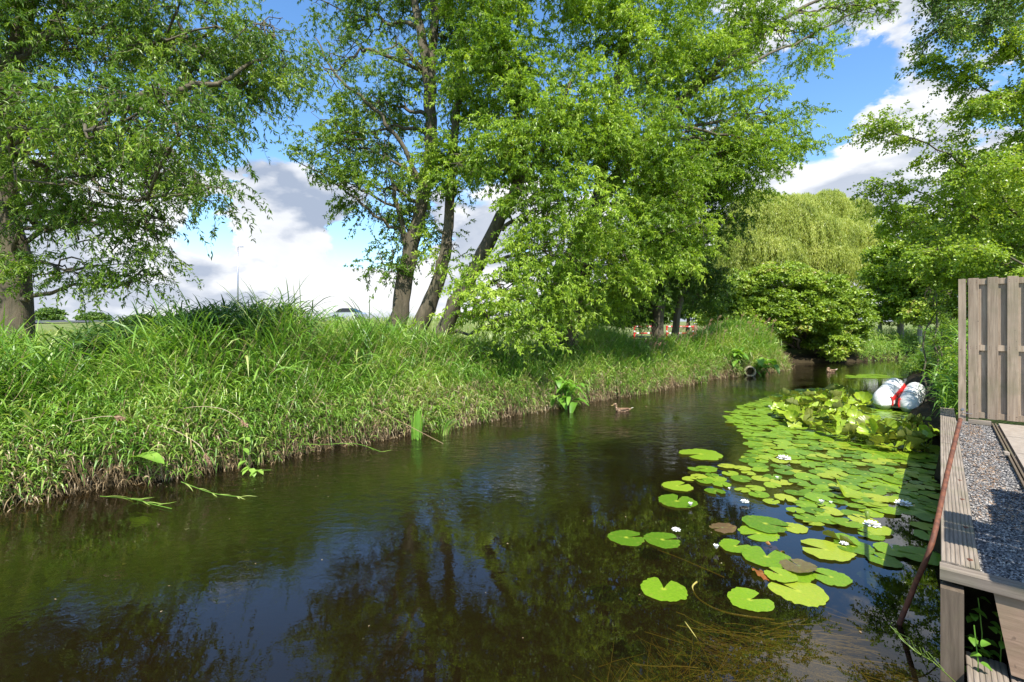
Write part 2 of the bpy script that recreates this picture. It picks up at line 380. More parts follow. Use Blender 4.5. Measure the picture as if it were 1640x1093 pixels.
def boughs(rng, par, mat, trunks, blobs, r0=.055, amp=.14, sub=5):
    """branches from the trunks into each clump of the crown"""
    allp = np.concatenate([t[0] for t in trunks]); allr = np.concatenate([t[1] for t in trunks])
    for c, r, wgt in blobs:
        mb = MB(); d = np.linalg.norm(allp - c, axis=1) + np.maximum(0, allp[:, 2] - c[2] + .2 * r[2]) * 2.5
        k = int(np.argmin(d)); a = allp[k]
        rr = min(allr[k] * .6, r0 * (0.6 + 0.5 * float(np.mean(r))))
        P = wiggle(rng, a, c, 12, amp, .06); mb.tube(P, np.linspace(rr, rr * .35, 12), 6, a=rng.random())
        for q in range(int(sub)):
            s = P[rng.integers(5, 12)]; e = c + unit(rng, 1)[0] * r * .95
            Q = wiggle(rng, s, e, 9, amp * 1.5, .08); mb.tube(Q, np.linspace(rr * .38, .006, 9), 4, a=rng.random(), cap=False)
            for q2 in range(3):
                s2 = Q[rng.integers(3, 9)]; e2 = s2 + unit(rng, 1)[0] * r * .4 + np.array([0, 0, -.1])
                mb.tube(wiggle(rng, s2, e2, 7, amp * 2, .0), np.linspace(.009, .003, 7), 3, a=rng.random(), cap=False)
        o = mb.build('bough', mat, par, True); o.matrix_parent_inverse = Matrix.Translation(-par.location)

def sprays(rng, leaf, twig, blobs, dens, K=22, LL=.09, W=.011, droop=.45, length=(.2, .52), clump=.24, shell=2.2, curl=.2):
    """hanging twigs set with narrow leaves, gathered into clumps round each blob's shell"""
    for c, r, wgt in blobs:
        area = 4 * np.pi * ((r[0] * r[1]) ** 1.6 / 3 + (r[0] * r[2]) ** 1.6 / 3 + (r[1] * r[2]) ** 1.6 / 3) ** (1 / 1.6)
        NS = 22; nc = max(3, int(area * wgt * dens / NS)); S = nc * NS
        u = unit(rng, nc); cc = c + u * (rng.random((nc, 1)) ** (1 / shell)) * r
        P0 = np.repeat(cc, NS, 0) + rng.normal(size=(S, 3)) * clump * np.repeat(rng.uniform(.6, 1.4, (nc, 1)), NS, 0) * np.array([1, 1, .6])
        out = (P0 - c) / r; out /= (np.linalg.norm(out, axis=1, keepdims=True) + .3)
        D = out * .8 + rng.normal(size=(S, 3)) * .5; D[:, 2] = D[:, 2] * .5 + .1
        D /= np.linalg.norm(D, axis=1, keepdims=True)
        Ls = rng.uniform(*length, S); t = np.linspace(0, 1, 6)
        ph = rng.uniform(0, 6.28, (S, 1)); X = unit(rng, S)
        path = P0[:, None] + D[:, None] * (Ls[:, None] * t[None])[..., None]
        path[:, :, 2] -= droop * Ls[:, None] * t[None] ** 1.8
        path += X[:, None] * (np.sin(ph + t[None] * 9) * curl * Ls[:, None] * t[None])[..., None] * .6
        twig.ribbons(path, np.linspace(.0045, .0015, 6)[None].repeat(S, 0), X, rng.random(S))
        tt = rng.random((S, K)) ** .8 * 4.999; k = tt.astype(int); f = (tt - k)[..., None]
        ii = np.arange(S)[:, None]
        p = path[ii, k] * (1 - f) + path[ii, k + 1] * f
        td = path[ii, k + 1] - path[ii, k]; td /= np.linalg.norm(td, axis=-1, keepdims=True) + 1e-9
        M_ = S * K; p = p.reshape(-1, 3); td = td.reshape(-1, 3)
        ld = td * .5 + rng.normal(size=(M_, 3)) * .6; ld[:, 2] -= .35
        sh = np.repeat(np.repeat(rng.random(nc), NS) * .5 + rng.random(S) * .25 + .12, K) + rng.normal(size=M_) * .1
        leaf.leaves(p, ld, unit(rng, M_) * .9 + np.array([.08, -.6, .85]), LL * rng.uniform(.6, 1.25, M_), W * rng.uniform(.7, 1.3, M_), np.clip(sh, 0, 1), .5)

def broad(rng, leaf, blobs, dens, per=40, cr=.3, LL=.06, W=.022, shell=4.0, flat=.7):
    """broad leaves in tight bunches"""
    for c, r, wgt in blobs:
        area = 4 * np.pi * ((r[0] * r[1]) ** 1.6 / 3 + (r[0] * r[2]) ** 1.6 / 3 + (r[1] * r[2]) ** 1.6 / 3) ** (1 / 1.6)
        nc = max(6, int(area * wgt * dens)); u = unit(rng, nc); cc = c + u * (rng.random((nc, 1)) ** (1 / shell)) * r * rng.uniform(.88, 1.06, (nc, 1))
        S = nc * per; v = unit(rng, S); v[:, 2] = np.abs(v[:, 2]) * .9 - .25
        rr = cr * rng.uniform(.5, 1.2, (nc, 1)); p = np.repeat(cc, per, 0) + v * np.repeat(rr, per, 0) * np.array([1, 1, flat]) * rng.random((S, 1)) ** .4
        ld = v * .8 + rng.normal(size=(S, 3)) * .5; ld[:, 2] -= .2
        nn = v * .8 + rng.normal(size=(S, 3)) * .4 + np.array([0, -.3, .7])
        sh = np.repeat(rng.random(nc) * .6 + .2, per) + rng.normal(size=S) * .12
        leaf.leaves(p, ld, nn, LL * rng.uniform(.6, 1.3, S), W * rng.uniform(.7, 1.3, S), np.clip(sh, 0, 1), .3)

def trunk_path(rng, pts, radii, n=5, amp=.02):
    P = smooth_path(pts, n); r = np.interp(np.linspace(0, 1, len(P)), np.linspace(0, 1, len(radii)), radii)
    P[1:-1] += rng.normal(size=(len(P) - 2, 3)) * amp
    return P, r
def trunk_tube(rng, mb, P, r):
    n = 14; K = len(P)
    base = mb.n; mb.tube(P, r, n, a=.5)
    v = mb.V[-1]; ctr = np.repeat(P, n, 0)
    d = v[:K * n] - ctr; ang = np.tile(np.arange(n), K) / n * 6.283
    zz = np.repeat(np.arange(K), n)
    f = 1 + .10 * np.sin(ang * 3 + zz * .25) + .06 * np.sin(ang * 5 - zz * .4) + rng.normal(size=K * n) * .03
    root = np.repeat(np.clip(1 - np.arange(K) / 4, 0, 1) ** 2, n) * (.14 + .12 * np.sin(ang * 4))
    v[:K * n] = ctr + d * (f + root)[:, None]

def willow(seed, name, label, cat, trunks, blobs, dens, K=22, LL=.09, W=.011, mat='willow', group=None, spr={}, sub=5, r0=.055, extra=()):
    rng = np.random.default_rng(seed)
    base = trunks[0][0][0]; e = empty(name, base, label, cat, group)
    tm = MB(); tl = []
    for pts, rad in trunks:
        P, r = trunk_path(rng, pts, rad); trunk_tube(rng, tm, P, r); tl.append((P, r))
    o = tm.build('trunk', M['bark'], e, True); o.matrix_parent_inverse = Matrix.Translation(-Vector(base))
    boughs(rng, e, M['bark'], tl, blobs, r0, sub=sub)
    for pts, r1, r2 in extra:
        P = smooth_path(pts, 5); P[1:-1] += rng.normal(size=(len(P) - 2, 3)) * .03; bm_ = MB(); bm_.tube(P, np.linspace(r1, r2, len(P)), 8, a=.5)
        o = bm_.build('bough', M['bark'], e, True); o.matrix_parent_inverse = Matrix.Translation(-Vector(base))
    lf = MB(); tw = MB(); sprays(rng, lf, tw, blobs, dens, K, LL, W, **spr)
    o = lf.build('crown', M[mat], e); o.matrix_parent_inverse = Matrix.Translation(-Vector(base))
    o2 = tw.build('twigs', M['twig'], e); o2.matrix_parent_inverse = Matrix.Translation(-Vector(base))
    return e
def G(px, Y, dz=-.15):
    x = (px - CX) / F * Y; return Vector((x, Y, gz(x, Y) + dz))

# the big corkscrew willow at the left edge
bA = [blob(-20, -120, 8, 220, 150, 1.6), blob(90, 60, 8.3, 210, 110, 1.2), blob(300, 60, 8.2, 150, 110, 1.0), blob(400, 130, 8.6, 70, 120, .8, .8),
      blob(60, 190, 6.6, 130, 60, .6, 1.1), blob(210, 165, 5.6, 120, 50, .4, 1.0), blob(290, 215, 5.8, 80, 45, .4, .9), blob(110, 260, 8, 130, 80, .9, .8),
      blob(250, 265, 7.8, 85, 50, .8, .65), blob(335, 300, 7.4, 35, 22, .35, .7), blob(90, 340, 8.2, 65, 60, .7, .6), blob(180, 355, 8.0, 85, 50, .7, .65), blob(255, 385, 7.8, 40, 30, .4, .6), blob(120, 430, 7.9, 80, 28, .5, .75), blob(220, 440, 7.9, 50, 18, .35, .5),
      blob(-200, 60, 8, 200, 200, 1.6), blob(-160, 330, 8.4, 120, 150, 1.2), blob(15, 290, 8.6, 40, 50, .3, .25), blob(440, 60, 8.8, 50, 60, .5, .7)]
willow(11, 'corkscrew_willow', 'large corkscrew willow at the left edge with a dark trunk and low hanging branches', 'tree',
       [([G(22, 8.8), at(22, 440, 8.7), at(12, 340, 8.6), at(-5, 220, 8.5), at(20, 100, 8.4), at(60, -60, 8.3)], [.28, .235, .215, .19, .14, .08]),
        ([at(14, 330, 8.6), at(-70, 180, 8.6), at(-160, 0, 8.4)], [.17, .13, .08])],
       bA, 42, K=22, mat='willow_dark', LL=.085, W=.0115, spr=dict(length=(.2, .5), clump=.19, droop=.8), sub=6,
       extra=[([at(8, 260, 8.5), at(120, 200, 8), at(240, 150, 7.8), at(350, 130, 8), at(430, 90, 8.4)], .10, .02), ([at(10, 230, 8.5), at(90, 190, 7.4), at(190, 170, 6.4), at(290, 210, 5.8)], .07, .015)])

# leaning willows on the bank
bB = [blob(560, 40, 13, 80, 60, .8, .45), blob(520, 110, 13, 60, 50, .6, .22), blob(560, 215, 12.6, 75, 55, .8, .75), blob(500, 250, 12.5, 45, 35, .5, .35), blob(620, 170, 13, 60, 70, .8, .7),
      blob(600, 300, 12.6, 70, 60, .8, .8), blob(560, 300, 12.2, 40, 30, .4, .5), blob(660, 370, 12.9, 50, 45, .5, .45), blob(610, 420, 12, 35, 28, .4, .8), blob(690, -60, 13, 160, 90, 1.3), blob(745, 60, 13, 60, 70, .7),
      blob(640, 90, 12.4, 35, 60, .4, .5)]
willow(12, 'leaning_willow', 'tall willow leaning right, bare-trunked leftmost of the clustered bank trees', 'tree',
       [([G(618, 12.6), at(636, 520, 12.6), at(652, 430, 12.6), at(672, 340, 12.6), at(690, 250, 12.6), at(688, 150, 12.6), at(676, 70, 12.6), at(650, -60, 12.6)], [.29, .235, .19, .17, .16, .15, .12, .07]),
        ([at(688, 150, 12.6), at(694, 60, 12.7), at(700, -80, 12.8)], [.14, .11, .07])],
       bB, 40, K=22, LL=.095, W=.0165, mat='willow_dark',
       extra=[([at(655, 400, 12.6), at(640, 345, 12.4), at(628, 280, 12.3)], .09, .04), ([at(680, 300, 12.6), at(620, 200, 12.4), at(575, 155, 12.2), at(530, 110, 12.2), at(505, 60, 12.4)], .065, .015),
              ([at(655, 380, 12.6), at(600, 345, 12.2), at(545, 300, 12.2), at(470, 255, 12.2)], .05, .01), ([at(686, 120, 12.6), at(640, 75, 12.4), at(600, 88, 12.3)], .04, .012)])
bC = [blob(720, 250, 11.8, 60, 80, .7), blob(715, 390, 11.8, 45, 45, .5, .35), blob(735, 130, 11.8, 50, 60, .7)]
willow(13, 'leaning_willow', 'slimmer willow with a slanting mossy trunk, second from the left of the clustered trees', 'tree',
       [([G(650, 12.2), at(672, 525, 12.2), at(700, 450, 12.1), at(716, 380, 12), at(722, 280, 12), at(735, 150, 12), at(740, 30, 12)], [.26, .22, .165, .135, .11, .09, .05])],
       bC, 40, LL=.095, W=.0165)
bD = [blob(800, 100, 11, 90, 90, .9), blob(850, 220, 10.6, 95, 80, .8), blob(770, 270, 10.8, 60, 40, .5, .6), blob(900, 330, 10.3, 90, 70, .8), blob(880, 410, 10.2, 70, 50, .6, .8), blob(800, 460, 10, 60, 30, .5, .8), blob(775, 500, 9.8, 45, 22, .35, .9), blob(850, 495, 9.8, 45, 28, .35, .8), blob(830, 525, 9.7, 50, 20, .3, .9), blob(920, 470, 10.6, 45, 35, .5, .7),
      blob(840, -60, 11, 160, 90, 1.2), blob(930, 190, 10.6, 70, 90, .7)]
willow(14, 'leaning_willow', 'bright leafy willow leaning right, third from left of the clustered trees', 'tree',
       [([G(680, 11.8), at(715, 520, 11.6), at(755, 440, 11.4), at(795, 360, 11.2), at(830, 300, 11.0), at(835, 220, 11), at(810, 110, 11), at(800, -20, 11)], [.23, .19, .165, .15, .13, .10, .08, .04])],
       bD, 50, K=24, LL=.095, W=.0165, extra=[([at(828, 310, 11), at(880, 220, 10.6), at(920, 120, 10.6)], .09, .03)])
bE = [blob(1000, 60, 12, 110, 90, 1.1), blob(1000, 200, 11.6, 80, 90, .9), blob(1060, 290, 11.8, 80, 70, .8), blob(1010, 390, 11.6, 80, 70, .8), blob(950, 430, 11.2, 60, 45, .6, .8), blob(1130, 110, 13.4, 90, 70, 1.0), blob(1140, 230, 13.6, 90, 60, .9),
      blob(1230, 185, 14.6, 60, 50, .7, .8), blob(1262, 230, 14.6, 42, 42, .5, .6), blob(1190, 290, 14.6, 45, 40, .5, .7), blob(1200, 30, 14.6, 110, 50, .8), blob(1290, 60, 14.6, 50, 40, .5, .45), blob(1370, 10, 14.6, 80, 20, .4, .45), blob(1400, 15, 14.4, 50, 20, .4, .3),
      blob(1050, -50, 12.6, 150, 70, 1.2), blob(1080, 390, 12.6, 65, 60, .8, .8), blob(1000, 455, 12.4, 60, 28, .5, .9), blob(915, 490, 11.2, 40, 28, .45, .8), blob(970, 485, 12.6, 45, 28, .5, .8), blob(1070, 330, 12.6, 70, 50, .7, .8), blob(1180, 250, 13.6, 60, 45, .6, .8)]
willow(15, 'leaning_willow', 'spreading willow with a long bough reaching up to the far right', 'tree',
       [([G(872, 12), at(880, 520, 12), at(905, 440, 12), at(945, 350, 12), at(1000, 270, 12.2), at(1060, 190, 13.0), at(1120, 135, 13.7), at(1190, 75, 14.2), at(1260, 28, 14.6), at(1340, -15, 14.8)], [.3, .25, .22, .20, .17, .15, .12, .09, .06, .02]),
        ([G(905, 12.2), at(915, 520, 12.2), at(935, 430, 12.2), at(960, 300, 12.2), at(985, 160, 12.2), at(1010, 20, 12.2), at(1020, -90, 12.2)], [.26, .22, .19, .16, .12, .09, .05])],
       bE, 46, K=22, LL=.095, W=.0165, mat='willow', sub=5,
       extra=[([at(1120, 135, 13.7), at(1200, 100, 12.9), at(1290, 60, 14.2), at(1390, 12, 14.5), at(1445, 5, 14.5)], .05, .008), ([at(1060, 190, 13.0), at(1150, 215, 12.8), at(1240, 225, 14), at(1290, 215, 14.5)], .045, .01)])
bF = [blob(1070, 455, 16, 50, 22, .6, .8), blob(1095, 390, 16, 55, 65, 1.0, .9), blob(1030, 430, 16, 55, 50, 1.0, .8), blob(1120, 420, 17, 25, 55, .8, .8), blob(965, 485, 16, 45, 26, .8, 1), blob(1005, 495, 16.5, 35, 22, .6, .9), blob(1130, 470, 17, 30, 35, .7, .9), blob(1080, 300, 16, 90, 60, 1.2, .8), blob(1170, 330, 17, 50, 45, .8, .7)]
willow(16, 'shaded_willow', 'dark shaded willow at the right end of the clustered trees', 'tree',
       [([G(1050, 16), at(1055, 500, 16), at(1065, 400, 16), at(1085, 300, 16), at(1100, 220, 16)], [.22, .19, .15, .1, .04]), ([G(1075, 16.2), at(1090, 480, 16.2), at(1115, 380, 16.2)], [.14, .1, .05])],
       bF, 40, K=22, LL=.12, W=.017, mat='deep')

# weeping willow far behind
def weeping(seed, px, Y, domes, n, label, name='weeping_willow', _=0, mat='weeping'):
    rng = np.random.default_rng(seed); b = G(px, Y); e = empty(name, b, label, 'tree')
    tm = MB(); P, r = trunk_path(rng, [b, b + Vector((.2, 0, 3)), b + Vector((.1, 0, 6))], [.5, .4, .25]); trunk_tube(rng, tm, P, r)
    bm_ = MB()
    lf = MB()
    for d in domes:
        c, rr, wt = d[:3]; lo = d[3]
        bm_.tube(wiggle(rng, P[-3], c, 8, .1), np.linspace(.2, .05, 8), 6)
        S = int(n * wt); u = unit(rng, S); u[:, 2] = np.abs(u[:, 2]); u[:, 1] = u[:, 1] * .9 - .1
        nb = 26; sec = unit(rng, nb); sec[:, 2] = np.abs(sec[:, 2]); kk = rng.integers(0, nb, S); mixw = rng.random((S, 1)) * .45 + .1
        u = u * mixw + sec[kk] * (1 - mixw); u /= np.linalg.norm(u, axis=1, keepdims=True)
        p0 = c + u * rr * rng.uniform(.82, 1.04, (S, 1))
        Ls = np.clip((p0[:, 2] - lo) * rng.uniform(.25, .8, S) ** 1.3, .3, 3.4)
        K = 34; t = np.sort(rng.random((S, K)), 1)
        out = u.copy(); out[:, 2] = 0
        p = p0[:, None] + out[:, None] * (t * .45 * np.minimum(Ls, 1.2)[:, None])[..., None]
        p[:, :, 2] += (.18 * t - 1.1 * t ** 1.3) * Ls[:, None]; p[:, :, 0] += (np.repeat(rng.normal(size=(S, 1)) * .18, K, 1) * t * Ls[:, None])
        p += rng.normal(size=p.shape) * .05
        Mn = S * K; ld = rng.normal(size=(Mn, 3)) * .28; ld[:, 2] -= 1
        sh = np.repeat(rng.random(nb)[kk] * .55 + rng.random(S) * .25 + .08, K) + rng.normal(size=Mn) * .1
        lf.leaves(p.reshape(-1, 3), ld, unit(rng, Mn) + np.array([0, -1.3, .9]), rng.uniform(.14, .26, Mn), rng.uniform(.016, .028, Mn), np.clip(sh, 0, 1))
    iv = Matrix.Translation(-b)
    for nm, mbb, mt in (('trunk', tm, 'bark'), ('boughs', bm_, 'bark'), ('crown', lf, mat)):
        o = mbb.build(nm, M[mt], e); o.matrix_parent_inverse = iv
def dome(px, py, Y, rx, ry, wt, lopy):
    c, r, _ = blob(px, py, Y, rx, ry); return (c, r, wt, at(px, lopy, Y).z)
weeping(21, 1285, 34, [dome(1215, 345, 34.5, 50, 42, .8, 480), dome(1262, 350, 34, 42, 40, .7, 470), dome(1190, 390, 34, 38, 40, .6, 500), dome(1300, 375, 33.5, 45, 35, .7, 480), dome(1350, 385, 34, 42, 35, .6, 480), dome(1392, 400, 34, 26, 36, .4, 500), dome(1240, 405, 33, 42, 32, .6, 500), dome(1320, 410, 33, 42, 30, .6, 500), dome(1375, 425, 33, 35, 30, .5, 500), dome(1175, 430, 34, 25, 25, .4, 510), dome(1290, 330, 35, 28, 20, .3, 420)], 1250,
        'pale yellow-green weeping willow with curtains of hanging shoots behind the rounded bush')
weeping(22, 1345, 42, [dome(1325, 330, 42, 28, 28, .5, 400), dome(1365, 345, 42, 30, 30, .5, 410), dome(1335, 370, 42, 60, 40, .6, 450)], 700,
        'darker weeping treetop rising above the right part of the pale weeping willow', 'weeping_tree', 'willow')

# rounded bush over the end of the pond
def bush(seed, name, label, cat, base, blobs, dens, mat, per=40, cr=.3, LL=.06, W=.022, core=True, stems=5, bark_='bark', trunks=None, group=None, flat=.7, shell=4.0):
    rng = np.random.default_rng(seed); e = empty(name, base, label, cat, group); iv = Matrix.Translation(-Vector(base))
    tm = MB(); tl = []
    if trunks:
        for pts, rad in trunks:
            P, r = trunk_path(rng, pts, rad); trunk_tube(rng, tm, P, r); tl.append((P, r))
    else:
        for k in range(stems):
            c = blobs[k % len(blobs)][0]; s = Vector(base) + Vector((rng.normal() * .25, rng.normal() * .2, 0))
            P = wiggle(rng, s, c, 8, .1); r = np.linspace(.07, .03, 8) * (.3 if cr < .15 else 1); tm.tube(P, r, 7); tl.append((P, r))
    o = tm.build('trunk' if trunks else 'stems', M[bark_], e, True); o.matrix_parent_inverse = iv
    boughs(rng, e, M[bark_], tl, blobs, .035 if cr > .15 else .012, sub=4)
    lf = MB(); broad(rng, lf, blobs, dens, per, cr, LL, W, flat=flat, shell=shell)
    o = lf.build('crown' if trunks else 'foliage', M[mat], e); o.matrix_parent_inverse = iv
    return e
gb = [blob(1182, 490, 21.5, 55, 50, 1.4), blob(1242, 465, 21.5, 65, 45, 1.6), blob(1307, 480, 22, 60, 45, 1.6), blob(1347, 510, 22, 45, 50, 1.3), blob(1192, 520, 21, 50, 35, 1.1), blob(1247, 510, 20.6, 50, 30, .9), blob(1302, 505, 20.8, 50, 28, .9),
      blob(1337, 552, 21.0, 34, 26, .8), blob(1195, 552, 21.0, 24, 22, .7), blob(1222, 520, 23.0, 60, 60, 1.0, 1.3), blob(1302, 530, 23.2, 70, 55, 1.0, 1.3)]
bush(31, 'rounded_bush', 'large rounded bright green bush over a dark hollow at the end of the pond', 'bush', G(1282, 22.8), gb, 13, 'bush', per=46, cr=.24, LL=.125, W=.042, stems=9, flat=.6)
lb = [blob(1160, 485, 24, 36, 32, 1.2), blob(1135, 508, 24, 26, 18, 1.0), blob(1180, 460, 24.5, 25, 25, .9, .8)]
bush(32, 'hawthorn_bush', 'lighter yellow-green bush to the left of the large rounded bush', 'bush', G(1160, 24.2), lb, 7, 'birch', per=40, cr=.3, LL=.11, W=.035)
# line of trees behind on the right
for k, (sd, bx, Y, bl, lab, nm, mt, brk) in enumerate([
    (41, 1440, 26, [blob(1440, 430, 26, 50, 50, 1.8), blob(1420, 480, 26, 40, 40, 1.5), blob(1465, 480, 26, 45, 40, 1.5), blob(1450, 370, 26, 40, 40, 1.3, .8)], 'green tree behind the pond corner to the right of the rounded bush', 'background_tree', 'birch', 'birch_bark'),
    (42, 1510, 24, [blob(1500, 420, 24, 55, 60, 1.8), blob(1530, 480, 24, 50, 40, 1.5), blob(1480, 500, 23.5, 30, 26, .8), blob(1560, 400, 24, 60, 80, 1.8)], 'dense green tree seen above the left end of the wooden fence', 'background_tree', 'bush', 'birch_bark'),
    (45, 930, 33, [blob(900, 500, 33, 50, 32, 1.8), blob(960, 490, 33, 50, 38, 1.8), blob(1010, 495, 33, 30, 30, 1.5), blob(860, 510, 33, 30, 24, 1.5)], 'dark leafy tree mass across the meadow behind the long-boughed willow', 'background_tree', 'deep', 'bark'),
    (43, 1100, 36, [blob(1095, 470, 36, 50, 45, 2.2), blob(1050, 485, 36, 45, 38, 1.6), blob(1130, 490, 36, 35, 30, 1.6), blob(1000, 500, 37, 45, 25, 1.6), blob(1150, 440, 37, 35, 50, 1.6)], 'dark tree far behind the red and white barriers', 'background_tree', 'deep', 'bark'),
    (44, 1620, 22, [blob(1620, 380, 22, 80, 90, 2), blob(1590, 300, 22, 60, 60, 1.4, .7), blob(1680, 300, 22, 80, 100, 2)], 'tall green tree behind the wooden fence near the right edge', 'background_tree', 'birch', 'birch_bark')]):
    b = G(bx, Y)
    top = bl[0][0]
    bush(sd, nm, lab, 'tree', b, bl, 8.0, mt, per=44, cr=.40, LL=.14, W=.052, bark_=brk, trunks=[([b, Vector((b.x + .1, b.y, 2.2)), Vector((top[0], top[1], top[2]))], [.16, .13, .06]), ([b + Vector((-.7, .3, 0)), Vector((b.x - .8, b.y + .3, 2.4)), Vector((bl[1][0][0], bl[1][0][1], bl[1][0][2]))], [.11, .09, .04])])

# birch/alder overhanging from the right bank
def leafy(seed, name, label, base, trunks, limbs, mat, dens, LL, W, sprayL=(.35, .8)):
    """a tree whose leaves sit along arching side shoots of long limbs"""
    rng = np.random.default_rng(seed); e = empty(name, base, label, 'tree'); iv = Matrix.Translation(-Vector(base))
    tm = MB()
    for pts, rad in trunks:
        P, r = trunk_path(rng, pts, rad); trunk_tube(rng, tm, P, r)
    lf = MB(); tw = MB()
    TP = trunk_path(np.random.default_rng(1), trunks[0][0], trunks[0][1])[0]
    for pts, r0, width in limbs:
        zt0 = max(.8, min(pts[0].z - .9, TP[-1][2] - .4)); kz = int(np.argmin(np.abs(TP[:, 2] - zt0))); pts = [Vector(TP[kz]), (Vector(TP[kz]) + pts[0]) * .5 + Vector((0, 0, .25))] + list(pts)
        P = smooth_path(pts, 6); P[1:-1] += rng.normal(size=(len(P) - 2, 3)) * .02; bm_ = MB(); bm_.tube(P, np.linspace(r0, .008, len(P)), 6, a=.5); o = bm_.build('bough', M['bark'], e, True); o.matrix_parent_inverse = iv
        ln = np.sum(np.linalg.norm(np.diff(P, axis=0), axis=1)); n = int(ln * dens * .8 * (.5 + width))
        for q in range(n):
            k = rng.integers(int(len(P) * .45), len(P)); s = P[k]; ax = P[min(k + 1, len(P) - 1)] - P[max(k - 1, 0)]; ax = ax / np.linalg.norm(ax)
            d = ax * rng.uniform(.2, 1) + unit(rng, 1)[0] * np.array([1, 1, .6]); d /= np.linalg.norm(d)
            Lg = width * rng.uniform(.4, 1.1); Q = wiggle(rng, s, s + d * Lg + np.array([0, 0, -.12 * Lg]), 6, .1)
            tw.tube(Q, np.linspace(.007, .002, 6), 3, cap=False, a=rng.random())
            m2 = 7; ks = rng.integers(1, 6, m2); s2 = Q[ks]; d2 = unit(rng, m2) * .7 + d; d2[:, 2] = d2[:, 2] * .5 - .15; d2 /= np.linalg.norm(d2, axis=1, keepdims=True)
            l2 = rng.uniform(*sprayL, m2) * .5; K = 15; t = rng.random((m2, K))
            path = s2[:, None] + d2[:, None] * (l2[:, None] * np.linspace(0, 1, 4)[None])[..., None]; path[:, :, 2] -= (.25 * np.linspace(0, 1, 4) ** 2)[None] * l2[:, None]
            tw.ribbons(path, np.full((m2, 4), .002), unit(rng, m2), rng.random(m2))
            p = (s2[:, None] + d2[:, None] * (l2[:, None] * t)[..., None]); p[:, :, 2] -= .25 * t ** 2 * l2[:, None]; p += rng.normal(size=p.shape) * .025
            Mn = m2 * K; ld = np.repeat(d2, K, 0) * .5 + rng.normal(size=(Mn, 3)) * .6; ld[:, 2] -= .35
            sh = rng.random() * .4 + .3 + rng.normal(size=Mn) * .15
            lf.leaves(p.reshape(-1, 3), ld, unit(rng, Mn) * .8 + np.array([0, -.5, .8]), LL * rng.uniform(.6, 1.25, Mn), W * rng.uniform(.75, 1.2, Mn), np.clip(sh, 0, 1), .25)
    for nm, mbb, mt in (('trunk', tm, 'birch_bark'), ('crown', lf, mat), ('twigs', tw, 'twig')):
        o = mbb.build(nm, M[mt], e); o.matrix_parent_inverse = iv
bp_ = st(13.5, 3.2); bz = Vector((bp_.x, bp_.y, .3))
Ya = 10.0
leafy(51, 'birch_tree', 'airy birch reaching in from the right above the wooden fence', bz,
      [([bz, bz + Vector((-.1, 0, 3)), bz + Vector((.1, .1, 6)), bz + Vector((0, 0, 9.5))], [.16, .13, .1, .04])],
      [([at(1720, 420, Ya), at(1620, 330, Ya), at(1520, 250, Ya), at(1410, 205, Ya)], .05, .55),
       ([at(1730, 300, Ya), at(1640, 200, Ya), at(1560, 130, Ya), at(1500, 95, Ya)], .05, .55),
       ([at(1720, 150, Ya), at(1650, 100, 9.6), at(1590, 60, 9.6), at(1530, 40, 9.6)], .04, .5),
       ([at(1730, 470, Ya), at(1640, 400, Ya), at(1530, 330, Ya), at(1415, 295, Ya)], .05, .6),
       ([at(1720, 520, Ya), at(1640, 440, Ya), at(1540, 390, Ya), at(1440, 345, Ya)], .05, .6),
       ([at(1730, 500, 9), at(1650, 430, 9), at(1570, 400, 9), at(1500, 400, 9)], .04, .5),
       ([at(1740, 380, 9), at(1670, 300, 9), at(1600, 260, 9), at(1520, 290, 9)], .04, .5),
       ([at(1740, 200, Ya), at(1680, 60, Ya), at(1620, -30, Ya), at(1540, -20, Ya)], .04, .5),
       ([at(1740, 600, 11), at(1640, 500, 11), at(1560, 440, 11), at(1480, 420, 11)], .04, .7),
       ([at(1740, 350, 9), at(1690, 200, 9), at(1640, 150, 9), at(1580, 170, 9)], .04, .5),
       ([at(1740, 100, 9), at(1690, -60, 9), at(1640, -130, 9), at(1560, -100, 9)], .04, .5),
       ([at(1740, 250, 9.5), at(1700, 150, 9.5), at(1660, 30, 9.5), at(1600, -50, 9.5)], .04, .5)],
      'birch', 15, .056, .022)
leafy(52, 'drooping_birch', 'dark drooping birch branches hanging into the upper right corner', st(8.0, 5.0, .3),
      [([st(8.0, 5.0, .3), st(8.0, 4.9, 4), st(8, 4.8, 9)], [.15, .11, .05])],
      [([at(1720, -140, 7.5), at(1640, -90, 7.5), at(1560, -40, 7.4), at(1500, 50, 7.4)], .03, .35), ([at(1740, -120, 7.5), at(1680, -60, 7.5), at(1610, -10, 7.5), at(1580, 40, 7.4)], .03, .35),
       ([at(1700, -180, 7.5), at(1600, -150, 7.5), at(1540, -90, 7.4), at(1495, 0, 7.4)], .03, .35)],
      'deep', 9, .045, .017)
# young shoots just above the fence
bush(53, 'garden_shrub', 'light green shrub with feathery shoots beside the wooden fence post', 'bush', G(1500, 9.5), [blob(1500, 500, 9.6, 26, 30, .4, .8), blob(1515, 540, 9, 22, 40, .35, .9), blob(1505, 560, 10, 20, 26, .4, .9), blob(1526, 590, 8.2, 8, 40, .25, 1), blob(1500, 470, 9.8, 18, 18, .3, .5)], 22, 'bush', per=22, cr=.10, LL=.05, W=.014, stems=6, flat=1.0, shell=2)

